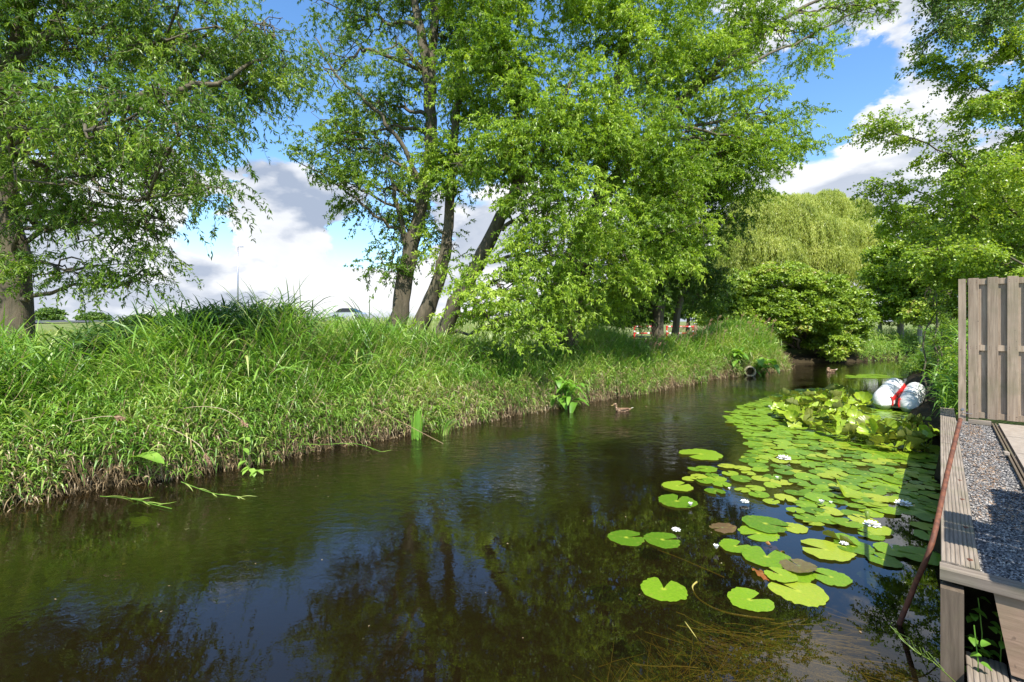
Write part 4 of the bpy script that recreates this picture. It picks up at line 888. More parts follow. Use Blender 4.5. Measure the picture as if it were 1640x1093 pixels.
p = onw(1240, 877); put_pad(p.x, p.y, .10, R(120), brown_m, label='brown rotting lily leaf just under the surface above the trio', z=-.012, sq=.4)
p = onw(1341, 868); put_pad(p.x + .03, p.y, .13, R(215), roll_m[1], label='yellowish lily leaf with one half rolled upright in the foreground', z=.02)
p = onw(1356, 793); put_pad(p.x, p.y, .17, R(150), roll_m[2], label='lily leaf folded up into a spout near the white flowers', z=.02)
taken = [(o.location.x, o.location.y, o.scale.x) for o in COL.objects if o.name.startswith('lily_pad')]
# dense patch: positions by relaxed random placement
def inpoly(x, y, P):
    c = False
    for i in range(len(P)):
        a = P[i]; b = P[(i + 1) % len(P)]
        if (a[1] > y) != (b[1] > y) and x < (b[0] - a[0]) * (y - a[1]) / (b[1] - a[1]) + a[0]: c = not c
    return c
PP = [(1160, 668), (1190, 650), (1235, 636), (1262, 626), (1330, 622), (1400, 632), (1480, 668), (1503, 700), (1503, 890), (1440, 800), (1400, 836), (1330, 850), (1290, 842), (1255, 822), (1205, 800), (1125, 790), (1062, 785), (1110, 748), (1190, 742), (1210, 720), (1190, 690)]
PW = [tuple(onw(*q)[:2]) for q in PP]
bx0, bx1 = min(p[0] for p in PW), max(p[0] for p in PW); by0, by1 = min(p[1] for p in PW), max(p[1] for p in PW)
cand = []
GL = 'green lily pads crowding the dense patch'
tries = 0
while len(cand) < 900 and tries < 60000:
    tries += 1; x = prng.uniform(bx0, bx1); y = prng.uniform(by0, by1)
    if not inpoly(x, y, PW): continue
    r = prng.uniform(.075, .135); 
    if y > 6.5: r *= 1.05
    px, py = CX + x / y * F, HZ + CAMZ * F / y
    sparse = 1.6 if (py > 735 and px < 1290) else (1.24 if py > 735 else 1.05)
    if any((x - a) ** 2 + (y - b) ** 2 < ((r + c) * .5 * sparse) ** 2 for a, b, c in taken): continue
    cand.append((x, y, r)); taken.append((x, y, r))
# scattered shaded pads along the deck foot
for k in range(14):
    q = st(prng.uniform(4.2, 5.2), prng.uniform(-.45, -.08)); r = prng.uniform(.10, .15)
    if any((q.x - a) ** 2 + (q.y - b) ** 2 < ((r + c) * .6) ** 2 for a, b, c in taken): continue
    cand.append((q.x, q.y, r)); taken.append((q.x, q.y, r))
cand.sort(key=lambda c: c[1] - c[2] * 6)
NI = 275
for x, y, r in cand[:NI]:
    put_pad(x, y, r, prng.uniform(0, 6.28), flat_m[prng.integers(8)], label='flat green lily pad crowded among its neighbours in the dense patch by the deck', group=GL, tilt=(prng.normal() * .035, prng.normal() * .035), z=prng.uniform(.004, .022))
mb = MB()
def add_inst(mb, me_kw, loc, r, rot, tilt=(0, 0)):
    V, Q, T, A = pad_geo(prng, 0.0, **me_kw); Mx = Matrix.Translation(loc) @ Matrix.Rotation(rot, 4, 'Z') @ Matrix.Rotation(tilt[1], 4, 'Y') @ Matrix.Rotation(tilt[0], 4, 'X') @ Matrix.Scale(r, 4)
    V = V @ np.array(Mx.to_3x3()).T + np.array(Mx.translation); mb.add(V, Q, T, a=A)
for x, y, r in cand[NI:]: add_inst(mb, dict(gap=.16), (x, y, prng.uniform(.002, .02)), r, prng.uniform(0, 6.28), (prng.normal() * .05, prng.normal() * .05))
# far strip of pads near the pond corner
for k in range(60):
    q = onw(prng.uniform(1360, 1455), prng.uniform(600, 606)); add_inst(mb, dict(gap=.16), (q.x, q.y, .005), prng.uniform(.1, .17), prng.uniform(0, 6.28))
tag(mb.build('distant_lily_pads', M['pad'], smooth=True), kind='stuff')
# raised, cupped and folded leaves standing out of the water
RP = [(1235, 655), (1285, 640), (1345, 634), (1400, 655), (1440, 680), (1490, 690), (1500, 730), (1440, 728), (1380, 715), (1310, 700), (1260, 680)]
RW = [tuple(onw(*q)[:2]) for q in RP]; mb = MB(); c_ = 0
rx = [p[0] for p in RW]; ry = [p[1] for p in RW]
while c_ < 210:
    x = prng.uniform(min(rx), max(rx)); y = prng.uniform(min(ry), max(ry))
    if not inpoly(x, y, RW): continue
    if CX + x / y * F > 1388 and y > 8.0: continue
    c_ += 1; h = prng.uniform(.04, .22); r = prng.uniform(.09, .15)
    kind = prng.integers(3); kw = dict(roll=float(prng.uniform(.5, 1.6) * prng.choice([-1, 1])), gap=.15, wav=.03) if kind else dict(cup=float(prng.uniform(.2, .9)), gap=.2, wav=.04)
    tl = (prng.normal() * .45, prng.normal() * .45)
    add_inst(mb, kw, (x, y, h), r, prng.uniform(0, 6.28), tl); mb.tube([(x + prng.normal() * .03, y, -.05), (x, y, h)], .004, 4, cap=False)
tag(mb.build('raised_lily_leaves', M['pad'], smooth=True), kind='stuff')
# white water lily flowers
def lily(loc, label, r, open_=1.0, group=None):
    e = empty('water_lily', loc, label, 'flower', group)
    for ring, (n, L_, el) in enumerate([(7, 1.0, .28), (7, .88, .62), (6, .7, .95)]):
        for k in range(n):
            mb = MB(); a = (k + ring * .5) / n * 6.283 + prng.normal() * .08; elv = el if open_ > .5 else 1.15 + ring * .12
            d = np.array([math.cos(a) * math.cos(elv), math.sin(a) * math.cos(elv), math.sin(elv)]); s = np.array([-math.sin(a), math.cos(a), 0]); u = np.cross(d, s) * -1
            q = np.array([0, .3, .65, 1.0]); w_ = np.array([.09, .2, .19, .01]); V = []
            for qq, ww in zip(q, w_):
                for v in (-1, 0, 1): V.append(d * qq * L_ * r + s * v * ww * r + u * (abs(v) * .07 + .12 * qq * qq) * r + np.array([0, 0, .012]))
            Q = [[i * 3 + j, i * 3 + j + 1, i * 3 + j + 4, i * 3 + j + 3] for i in range(3) for j in range(2)]
            mb.add(V, Q); mb.build('petal', M['petal'], e, True)
    mb = MB()
    for k in range(16):
        a = k * 2.4; d = np.array([math.cos(a) * .35, math.sin(a) * .35, 1]); mb.tube([(0, 0, .012), d * r * .42], r * .035, 4)
    mb.build('stamens', M['stamen'], e)
for px, py, r, op, lab in [
    (1256, 738, .085, 1, 'wide open white water lily among the pads at the back left of the patch'),
    (1397, 846, .07, 1, 'large white water lily below an upright yellowish stem near the deck'),
    (1447, 812, .075, 1, 'open white water lily lying low next to the deck shadow'),
    (1193, 808, .042, 1, 'small white water lily left of centre of the patch in a dark gap'),
    (1106, 814, .036, 0, 'white bud at the edge of the leftmost pads of the patch'),
    (1083, 854, .040, 1, 'small white flower beside the deeply notched pad'),
    (1147, 884, .038, 0, 'closed white bud alone on open dark water'),
    (1245, 771, .034, 0, 'pinkish white bud between pads behind the dark gap'),
    (1316, 811, .042, 0, 'white half-closed flower at the front middle of the patch'),
    (1331, 811, .026, 0, 'tiny white bud right of the half-closed flower'),
    (1168, 788, .024, 0, 'small pale bud in the left part of the patch'),
    (1366, 706, .035, 0, 'white bud in front of the raised leaves'),
    (1311, 661, .05, 0, 'pale bud standing at the far side of the raised leaves'),
    (1233, 655, .045, 0, 'pale bud at the far left rim of the patch'),
    (1352, 876, .034, 1, 'torn white bloom under the folded front leaf')]:
    p = onw(px, py); lily((p.x, p.y, .012), lab, r, op)
e = empty('upright_stalk', onw(1388, 835), 'thick yellowish stem standing upright behind the large white water lily', 'stem')
mb = MB(); mb.tube([(.02, 0, -.1), (.01, 0, .03), (0, 0, .09)], [.014, .016, .018], 8); mb.build('stalk', M['grass'], e, True)
# submerged weed and long stems
wd = MB(); wr = np.random.default_rng(9)
def strands(cx, cy, n, L_, dirn_, spread, z=(-.22, -.02)):
    for k in range(int(n * .5)):
        a = math.radians(dirn_ + wr.normal() * spread); p = np.array([cx + wr.normal() * .10, cy + wr.normal() * .06, wr.uniform(*z)]); l = L_ * wr.uniform(.5, 1.2)
        e_ = p + np.array([math.cos(a), math.sin(a), 0]) * l; P = wiggle(wr, p, e_, 7, .05); P[:, 2] = np.minimum(np.linspace(p[2], min(-.006, p[2] + .05), 7), -.006); wd.tube(P, np.linspace(.003, .0012, 7), 3, cap=False, a=wr.random())
for px, py, n, l, d, s in [(1100, 985, 60, .5, -50, 18), (1150, 1010, 70, .5, -35, 20), (1190, 1000, 90, .55, -30, 22), (1290, 1010, 160, .4, -60, 35), (1260, 1040, 170, .4, -75, 40), (1340, 985, 60, .5, -40, 12), (1370, 1000, 70, .55, -42, 10), (1080, 1070, 120, .25, 90, 70), (1000, 1080, 80, .25, 90, 60), (1140, 1075, 120, .3, 60, 70), (1420, 1060, 80, .5, -40, 12), (1250, 1085, 90, .35, 20, 60)]:
    p = onw(px, py); strands(p.x, p.y, n, l, d, s)
tag(wd.build('submerged_weed', M['weed']), kind='stuff')
def uw(label, pxs, w=.006):
    P = smooth_path([onw(a, b, c) for a, b, c in pxs], 6); e = empty('lily_stalk', P[0], label, 'stalk'); mb = MB(); mb.tube(P - P[0], w, 6); mb.build('stalk', M['weed'], e, True)
uw('curved brown stalk with a hooked tip drifting below the heart-shaped pad', [(1116, 932, .004), (1109, 942, -.004), (1122, 962, -.008), (1165, 982, -.006), (1240, 993, -.006)], .006)
uw('long thin stalk running down to the bottom edge from the weed clump', [(1260, 1000, -.01), (1310, 1035, -.006), (1360, 1060, -.006), (1392, 1092, -.006)], .005)
uw('straight pale stalk floating left of the weed, pointing down to the right', [(1097, 996, .003), (1120, 1030, -.004), (1152, 1092, -.012)], .003)
uw('thin yellowish stalk lying flat at the far left of the weed', [(1032, 1012, -.006), (1062, 1021, -.004), (1094, 1031, -.008)], .003)
uw('faint stalk under the water running from the leftmost pads to the right', [(1035, 874, -.03), (1090, 895, -.02), (1160, 925, -.015)], .005)

# specks of seed fluff and bits of leaf on the surface
fd = MB(); n = 520; fx = wr.uniform(-6, 16, n); fy = wr.uniform(2.6, 20, n) * wr.random(n) ** .5 + 1.0; k = (water_sd(fx, fy) < -.1) & (fy > 2.3); fx, fy = fx[k], fy[k]; n = len(fx)
ang = wr.uniform(0, 6.28, n); fd.leaves(np.stack([fx, fy, np.full(n, .004)], 1), np.stack([np.cos(ang), np.sin(ang), 0 * ang], 1), np.tile([0, 0, 1.0], (n, 1)), wr.uniform(.006, .022, n), wr.uniform(.002, .006, n), wr.random(n))
tag(fd.build('floating_debris', M['straw']), kind='stuff')
# ------------------------------------------------------------------ deck, gravel and fence
def woodmat(name, c1, c2, scale, axis_, rough=.8):
    m = NT(name); z = m.co(scale); n = m.noise(6, 8, .65, z, .4); b = m.noise(1.3, 3)
    oi = m.n('ShaderNodeObjectInfo')
    c = m.ramp(n, [(.28, c1), (.7, c2)]); c = m.mix(m.ramp(b, [(.4, (0, 0, 0)), (.65, (.55, .55, .55))]), c, tuple(x * .55 for x in c2))
    mul = m.n('ShaderNodeMapRange'); m.L.new(oi.outputs['Random'], mul.inputs['Value']); mul.inputs['To Min'].default_value = .82; mul.inputs['To Max'].default_value = 1.15
    c = m.mix(1.0, c, mul.outputs[0], 'MULTIPLY'); c = m.mix(m.ramp(m.noise(2.6, 5, .6), [(.50, (0, 0, 0)), (.72, (.45, .45, .45))]), c, (.13, .14, .06)); kn = m.noise(22, 2, .4, m.co((1, 1, .8)))
    c = m.mix(m.ramp(kn, [(.74, (0, 0, 0)), (.8, (.8, .8, .8))]), c, (.06, .04, .03))
    m.col(c); m.rough(rough); m.b.inputs['Specular IOR Level'].default_value = .25; m.bump(n, .003, .7); return m.m
M['fence_wood'] = woodmat('fence_wood', (.17, .12, .08), (.46, .36, .26), (6, 6, .35), 'Z')
M['deck_wood'] = woodmat('deck_wood', (.11, .085, .065), (.33, .275, .215), (.4, 7, 7), 'X')
M['dark_wood'] = woodmat('dark_wood', (.06, .045, .03), (.17, .13, .09), (6, 6, .5), 'Z')
M['warm_wood'] = woodmat('warm_wood', (.17, .11, .07), (.36, .25, .17), (.5, 6, 6), 'X')
m = NT('rusty_steel'); n = m.noise(30, 6, .6); m.col(m.ramp(n, [(.3, (.05, .018, .010)), (.6, (.15, .05, .022)), (.85, (.24, .10, .045))])); m.rough(.75); m.bump(n, .002, .8); M['rust'] = m.m
m = NT('steel'); m.col((.4, .4, .42)); m.rough(.4); m.b.inputs['Metallic'].default_value = .9; M['steel'] = m.m
RZ = math.atan2(DY, DX)          # local x along the deck, local -y away from the water
def dk(s, t, z): return st(s, t, z)
def grooved(L_, W_, H_, n=9, gd=.0045, flip=False):
    """grooved decking board: x length, y width, top at z=0"""
    mb = MB(); prof = []; 
    for k in range(n):
        y0 = -W_ / 2 + W_ * k / n; w1 = W_ / n
        prof += [(y0 + w1 * .02, -gd), (y0 + w1 * .14, -gd), (y0 + w1 * .30, -.0006), (y0 + w1 * .55, 0), (y0 + w1 * .84, -.0006)]
    prof = [(-W_ / 2, -H_), (-W_ / 2, -.003)] + prof + [(W_ / 2, -.003), (W_ / 2, -H_)]
    xsn = np.linspace(0, L_, max(2, int(L_ / .15)))
    V = [(x, y, z + .0012 * math.sin(x * 9 + y * 40)) for x in xsn for (y, z) in prof]; m_ = len(prof); Q = []
    for i in range(len(xsn) - 1):
        for j in range(m_ - 1): Q.append([i * m_ + j, (i + 1) * m_ + j, (i + 1) * m_ + j + 1, i * m_ + j + 1])
        Q.append([i * m_ + m_ - 1, (i + 1) * m_ + m_ - 1, (i + 1) * m_, i * m_])
    mb.add(V, Q)
    for e_ in (0, len(xsn) - 1):
        b = e_ * m_; cidx = mb.n
        mb.add([(xsn[e_], 0, -H_ * .5)] + [V[b + j] for j in range(m_)], t=[[0, 1 + j, 1 + (j + 1) % m_] if e_ == 0 else [0, 1 + (j + 1) % m_, 1 + j] for j in range(m_)])
    return mb
def screw(parent, loc, r=.012):
    mb = MB(); mb.tube([(0, 0, -.004), (0, 0, .0012), (0, 0, .003)], [r, r, r * .6], 12); o = mb.build('screw', M['rust'], parent, False); o.location = loc; return o
# edge board on the water side (two lengths butted)
def place(o_parent, o, x, y, z): pass
e = empty('deck_edge', dk(3.3, 0, 0), 'weathered grooved edge board of the deck running along the water to the fence', 'deck board', rz=RZ)
for a, b in ((0.0, 3.20), (3.205, 5.85)):
    o = grooved(b - a, .145, .032, 8).build('board', M['deck_wood'], e); o.location = (a, -.0775, .582)
for x in (.10, .62, 1.22, 1.75, 3.05, 3.32):
    for yy in ((-.115,) if x not in (1.75,) else (-.04, -.115)): screw(e, (x, yy, .5825))
mb = MB(); mb.box((2.9, -.03, .25), (5.8, .035, .596)); o = mb.build('retaining_plank', M['dark_wood'], e)
# mounting joist under board
mb = MB(); mb.box((2.9, -.08, .515), (5.8, .06, .065)); mb.build('joist', M['dark_wood'], e)
e = empty('corner_post', dk(3.22, .045, 0), 'dark upright wooden post under the near corner of the deck', 'post', rz=RZ)
mb = MB(); mb.box((0, 0, .12), (.085, .085, .74)); mb.build('post', M['dark_wood'], e)
e = empty('front_beam', dk(3.25, 0, 0), 'pale grooved beam across the near end of the gravel strip', 'beam', rz=RZ - math.pi / 2)
o = grooved(2.2, .085, .055, 4, .003).build('beam', M['deck_wood'], e); o.location = (.0, -.0, .575)
mb = MB(); xz = [(.19, .518), (.25, .15), (2.2, .15), (2.2, .518)]
mb.add([(x, y, z) for y in (-.02, .008) for x, z in xz], [[0, 1, 2, 3], [7, 6, 5, 4], [0, 4, 5, 1], [1, 5, 6, 2], [2, 6, 7, 3], [3, 7, 4, 0]]); mb.build('fascia_board', M['warm_wood'], e)
mb = MB(); mb.box((.62, -.022, .34), (.004, .006, .34)); mb.build('brace', M['dark_wood'], e)
e = empty('lower_step', dk(3.36, .10, 0), 'narrow grooved step board below the near end of the deck', 'step', rz=RZ)
for k in range(3):
    o = grooved(1.15, .145, .028, 7).build('board', M['deck_wood'], e); o.location = (-1.15, -.07 - k * .152, .13)
mb = MB(); mb.box((-.5, -.15, .0), (.9, .05, .20)); mb.build('bearer', M['dark_wood'], e)
# gravel bed
m = NT('gravel_bed'); n = m.noise(60, 5); m.col(m.ramp(n, [(.3, (.05, .05, .055)), (.7, (.22, .22, .23))])); m.rough(.95); m.bump(n, .01, 1)
mb = MB(); c4 = [dk(3.3, .14, .535), dk(8.32, .14, .535), dk(8.32, 2.6, .535), dk(3.3, 2.6, .535)]; mb.add(c4, [[0, 3, 2, 1]]); tag(mb.build('gravel_bed', m.m), kind='structure')
m = NT('pebble'); r = m.attr(); m.col(m.ramp(r, [(0, (.045, .043, .042)), (.5, (.15, .145, .14)), (.85, (.31, .29, .27)), (1, (.48, .43, .36))])); m.rough(.8); M['pebble'] = m.m
gp = MB(); gg = np.random.default_rng(5); n = 15000; s_ = 3.3 + 5.0 * gg.random(n) ** 1.3; t_ = gg.uniform(.148, .47, n); k = gg.random(n) < .0
s2 = gg.uniform(3.3, 4.9, 5000); t2 = gg.uniform(.148, .95, 5000); s_ = np.r_[s_, s2]; t_ = np.r_[t_, t2]; n = len(s_)
P = np.stack([DX * s_ + DY * t_, DY * s_ - DX * t_, .538 + gg.random(n) * .012], 1)
oc = np.array([[1, 0, 0], [-1, 0, 0], [0, 1, 0], [0, -1, 0], [0, 0, 1], [0, 0, -1]], float)
V = oc[None] * gg.uniform(.004, .0095, (n, 1, 3)) * np.array([1.2, 1, .7]) + gg.normal(size=(n, 6, 3)) * .0012
a = gg.uniform(0, 6.28, n); ca, sa = np.cos(a), np.sin(a); X_ = V[..., 0] * ca[:, None] - V[..., 1] * sa[:, None]; Y_ = V[..., 0] * sa[:, None] + V[..., 1] * ca[:, None]
V = np.stack([X_, Y_, V[..., 2]], -1) + P[:, None]
ft = np.array([[0, 2, 4], [2, 1, 4], [1, 3, 4], [3, 0, 4], [2, 0, 5], [1, 2, 5], [3, 1, 5], [0, 3, 5]]); T = (np.arange(n)[:, None, None] * 6 + ft[None]).reshape(-1, 3)
gp.add(V.reshape(-1, 3), t=T, a=np.repeat(gg.random(n), 6)); tag(gp.build('gravel', M['pebble']), kind='stuff')
ch = MB(); n = 1500; s_ = 4.2 + 3.8 * gg.random(n); t_ = gg.uniform(.16, .45, n) ; t_ = np.where(np.sin(s_ * 3.1) > -.2, t_, t_ * .6 + .1); P = np.stack([DX * s_ + DY * t_, DY * s_ - DX * t_, np.full(n, .556)], 1)
d = unit(gg, n); d[:, 2] *= .15; ch.leaves(P, d, np.tile([0, 0, 1.0], (n, 1)) + gg.normal(size=(n, 3)) * .3, gg.uniform(.012, .028, n), gg.uniform(.002, .005, n), gg.random(n))
tag(ch.build('fallen_leaf_litter', M['plume']), kind='stuff')
# path edging and paving
e = empty('path_edging', dk(3.3, .47, 0), 'thin double wooden edging strip between the gravel and the paving', 'edging', rz=RZ)
for yy in (-.004, -.030):
    mb = MB()
    mb.box((2.45, yy, .545), (4.9, .014, .06)); mb.build('strip', M['dark_wood'], e)
m = NT('paving'); n = m.noise(14, 6); n2 = m.noise(2, 3); m.col(m.mix(n2, m.ramp(n, [(.3, (.20, .165, .13)), (.7, (.38, .33, .27))]), (.27, .22, .17))); m.rough(.9); m.bump(n, .003, .6); M['paving'] = m.m
for k in range(4):
    mb = MB(); s0 = 4.75 + k * .88; c = dk(s0, .52, 0); mb.box((.432, -.5, .54), (.86, .98, .06)); mb.build
    o = mb.build('paving_slab', M['paving']); o.location = c; o.rotation_euler.z = RZ; tag(o, ['nearest grey paving slab beside the gravel, partly in shadow', 'second grey paving slab beside the gravel', 'third grey paving slab beside the gravel, below the fence', 'grey paving slab under the fence foot'][k], 'paving slab', 'paving slabs of the garden path')
mb = MB(); mb.box((0, 0, 0), (.06, .04, .035)); o = mb.build('stone_block', M['paving']); o.location = dk(6.32, .455, .59); o.rotation_euler.z = 1.0
bv = o.modifiers.new('bevel', 'BEVEL'); bv.width = .008; bv.segments = 2; tag(o, 'small pale stone block lying on the edging strip', 'stone')
# fence
fe = empty('wooden_fence', dk(8.3, .17, 0), 'weathered brown board-on-board fence panel standing across the right bank', 'fence', rz=RZ - math.pi / 2)
zt = 2.335; zb = .60
mb = MB(); mb.box((.04, 0, 1.38), (.07, .07, 1.90)); mb.build('post', M['fence_wood'], fe)
bt = .017
for k in range(12):
    x0 = .095 + k * .170
    mb = MB(); mb.box((x0 + .0475, -.0205, (zt + zb) / 2 + .003 * (k % 3)), (.095, bt, zt - zb)); o = mb.build('board', M['fence_wood'], fe)
    bv = o.modifiers.new('bevel', 'BEVEL'); bv.width = .003; bv.segments = 2
    mb = MB(); mb.box((x0 + .1325, .0205, (zt + zb) / 2 - .004), (.098, bt, zt - zb - .01)); o = mb.build('board', M['fence_wood'], fe)
    for zz in (zt - .045, 1.475, zb + .045):
        mb = MB()
        for dz in (-.012, .012): mb.tube([(x0 + .02, -.0292, zz + dz), (x0 + .02, -.0306, zz + dz)], .003, 6); mb.tube([(x0 + .075, -.0292, zz + dz), (x0 + .075, -.0306, zz + dz)], .003, 6)
        mb.build('nails', M['rust'], fe)
for zz in (zt - .045, 1.475, zb + .045):
    mb = MB(); mb.box((1.13, .0, zz), (2.09, .022, .070)); mb.build('rail', M['fence_wood'], fe)
mb = MB(); mb.tube([(.045, -.036, .66), (.045, -.052, .66), (.09, -.056, .655), (.13, -.056, .655)], .005, 6); mb.build('hook', M['steel'], fe)
mb = MB(); mb.tube([(.045, -.037, .70), (.045, -.041, .70)], .016, 10); mb.build('bracket', M['steel'], fe)
o = MB(); o.box((0, 0, 0), (.20, .05, .05)); o = o.build('timber_block', M['deck_wood']); o.location = dk(8.12, .36, .58); o.rotation_euler.z = RZ - math.pi / 2; tag(o, 'short pale timber block lying under the left end of the fence', 'timber')
# rusty bent stake
P = [onw(1440, 1000, 0)]; s0 = at(1493, 868, 2.74); top = at(1538, 672, 3.5)
b0 = P[0] - (s0 - P[0]) * .45
e = empty('rusty_stake', (P[0].x, P[0].y, 0), 'long bent rusty steel stake leaning out of the water against the deck edge', 'stake')
mb = MB(); pts = smooth_path([b0, P[0], P[0].lerp(s0, .5), s0, s0.lerp(top, .5) + Vector((-.004, 0, 0)), top], 5) - np.array(e.location); mb.tube(pts, .0135, 12); mb.build('bar', M['rust'], e, True)

# ivy / nettle leaves under the deck corner and plants through the planks
for k, (s, t, z, n, lab) in enumerate([(3.34, .15, .10, 14, 'small green leafy plant growing in the gap under the deck beam'), (3.20, .13, .02, 7, 'light green seedling leaves beside the corner post above the step'), (3.36, .22, .14, 14, 'leafy stems growing behind the slanting brace under the deck')]):
    e = empty('nettle', dk(s, t, z), lab, 'plant')
    for q in range(n):
        mb = MB(); p = np.array([prng.normal() * .035, prng.normal() * .035, prng.uniform(0, .32)]); v, qq = broadleaf(p, (prng.normal(), prng.normal() - .5, .1), .042, .019, .25, q, .5); mb.add(v, qq, a=prng.random() * .6); mb.build('leaf', M['dock'], e, True)
    mb = MB(); mb.tube([(0, 0, -.1), (.01, 0, .15), (0, .01, .32)], .003, 4); mb.build('stem', M['dock'], e)
e = empty('wild_fennel', dk(3.15, .0, .05), 'thin yellow-green feathery shoot poking out over the water by the corner post', 'plant')
mb = MB(); sp2 = smooth_path([(.06, -.02, .0), (-.05, -.02, .10), (-.16, -.03, .17), (-.24, -.04, .26)], 4); mb.tube(sp2, .0025, 4); mb.build('stem', M['grass'], e)
for k in range(12):
    mb = MB(); p = sp2[3 + (k * 9) // 12]; mb.tube([p, p + np.array([-.03, prng.normal() * .03, .03]), p + np.array([-.05, prng.normal() * .05, .07])], .0016, 4); mb.build('leaf', M['grass'], e)
# off to the right: an unseen slatted caster added to shade the near gravel
e = empty('shadow_caster', dk(3.2, 1.2, .535), 'unseen slatted shadow caster added beyond the right edge to shade the near gravel', 'shadow caster', rz=RZ - math.pi / 2)
def shade_slat(s0, s1, t0, t1, h=1.0):
    mb = MB(); mb.box(((t0 + t1) / 2 - 1.2, (s0 + s1) / 2 - 3.2, h), (t1 - t0, s1 - s0, .03)); mb.build('shade_slat', M['warm_wood'], e)
shade_slat(3.19, 3.42, .56, 2.4); shade_slat(3.437, 3.54, .56, 2.4); shade_slat(3.557, 3.77, .56, 2.4); shade_slat(3.785, 4.2, .80, 2.4); shade_slat(4.215, 4.66, .84, 2.4); shade_slat(2.80, 3.175, .72, 2.4)
for x in (.86, 2.3):
    for y in (2.9, 4.5):
        mb = MB(); mb.box((x - 1.2, y - 3.2, .48), (.06, .06, .98)); mb.build('leg', M['warm_wood'], e)

# ------------------------------------------------------------------ boat
m = NT('white_pvc'); n = m.noise(6, 5); n2 = m.noise(22, 4, .5, m.co((1, 1, 3)))
c = m.mix(m.ramp(n, [(.5, (0, 0, 0)), (.75, (.5, .5, .5))]), (.80, .80, .79), (.5, .52, .5)); m.col(c); m.rough(.35); m.bump(n2, .01, .5); M['pvc'] = m.m
m = NT('grey_green_pvc'); m.col(m.mix(m.noise(8, 4), (.24, .30, .17), (.34, .38, .24))); m.rough(.5); M['pvc_under'] = m.m
m = NT('red_strip'); m.col((.72, .03, .025)); m.rough(.4); M['redpvc'] = m.m
bb = onw(1436, 661); by = empty('inflatable_boat', (bb.x + .10, bb.y + .14, 0), 'white inflatable boat with red strips moored among the lilies in front of the fence', 'boat', rz=R(-46))
by.scale = (.88, .88, .92)
def tubeboat(side, x0, x1, Lb, r, z0, z1):
    """float tube from the near end at y=0 to y=Lb; cone-tipped stern"""
    ysn = np.array([-.14, -.12, -.05, .05, .3, .7, 1.1, Lb]); rr = r * np.array([.12, .45, .86, 1, 1, 1, .96, .8]); n = 20
    V = []; c0 = []
    for y, q in zip(ysn, rr):
        f = (y + .14) / (Lb + .14); cx = x0 + (x1 - x0) * f; cz = z0 + (z1 - z0) * f - (r - q) * .35; c0.append((cx, y, cz))
        for i in range(n): a = i / n * 6.283; V.append((cx + q * math.cos(a), y, cz + q * 1.06 * math.sin(a)))
    up = MB(); dn = MB(); Qu = []; Qd = []
    for k in range(len(ysn) - 1):
        for i in range(n):
            j = (i + 1) % n; a = (i + .5) / n * 360
            (Qd if 195 < a < 345 else Qu).append([k * n + i, k * n + j, (k + 1) * n + j, (k + 1) * n + i])
    caps = [[ (i + 1) % n, i, len(V)] for i in range(n)]; V.append((c0[0][0], -.155, c0[0][2]))
    up.add(V, Qu, caps); o1 = up.build('float_tube', M['pvc'], by, True); dn.add(V, Qd); dn.build('tube_underside', M['pvc_under'], o1, True)
    # red strip along the inner side
    rs = MB(); sv = []; ang0 = math.radians(18 if side < 0 else 162); aw = .2
    for k in range(2, len(ysn)):
        for da in (-aw, -aw * .3, aw * .3, aw):
            a = ang0 + da; cx, y, cz = c0[k]; q = rr[k] + .006; sv.append((cx + q * math.cos(a), y, cz + q * 1.06 * math.sin(a)))
    Q = [[k * 4 + i, k * 4 + i + 1, (k + 1) * 4 + i + 1, (k + 1) * 4 + i] for k in range(len(ysn) - 3) for i in range(3)]
    rs.add(sv, Q); rs.build('red_strip', M['redpvc'], o1, True)
    rb_ = MB(); y0 = 2; cx, y, cz = c0[2]; arc = [(cx + (rr[2] + .008) * math.cos(a), y - .01, cz + (rr[2] + .008) * 1.06 * math.sin(a)) for a in np.linspace(ang0 - .75 if side < 0 else ang0 - .35, ang0 + .35 if side < 0 else ang0 + .75, 9)]; rb_.tube(arc, .014, 6); rb_.build('red_band', M['redpvc'], o1, True)
tubeboat(-1, -.245, -.16, 1.25, .215, .19, .44); tubeboat(1, .235, .22, 1.25, .205, .17, .38)
mb = MB(); mb.box((0, .62, .08), (.3, 1.1, .03)); mb.build('floor', M['pvc_under'], by)
mb = MB(); mb.box((.0, .10, .17), (.12, .03, .22)); mb.build('transom', M['dark_wood'], by)
mb = MB(); mb.tube(smooth_path([(.0, .0, .35), (.15, -.02, .44), (.35, .02, .40), (.6, .1, .25)], 4), .006, 5); mb.build('mooring_rope', M['dark_wood'], by)

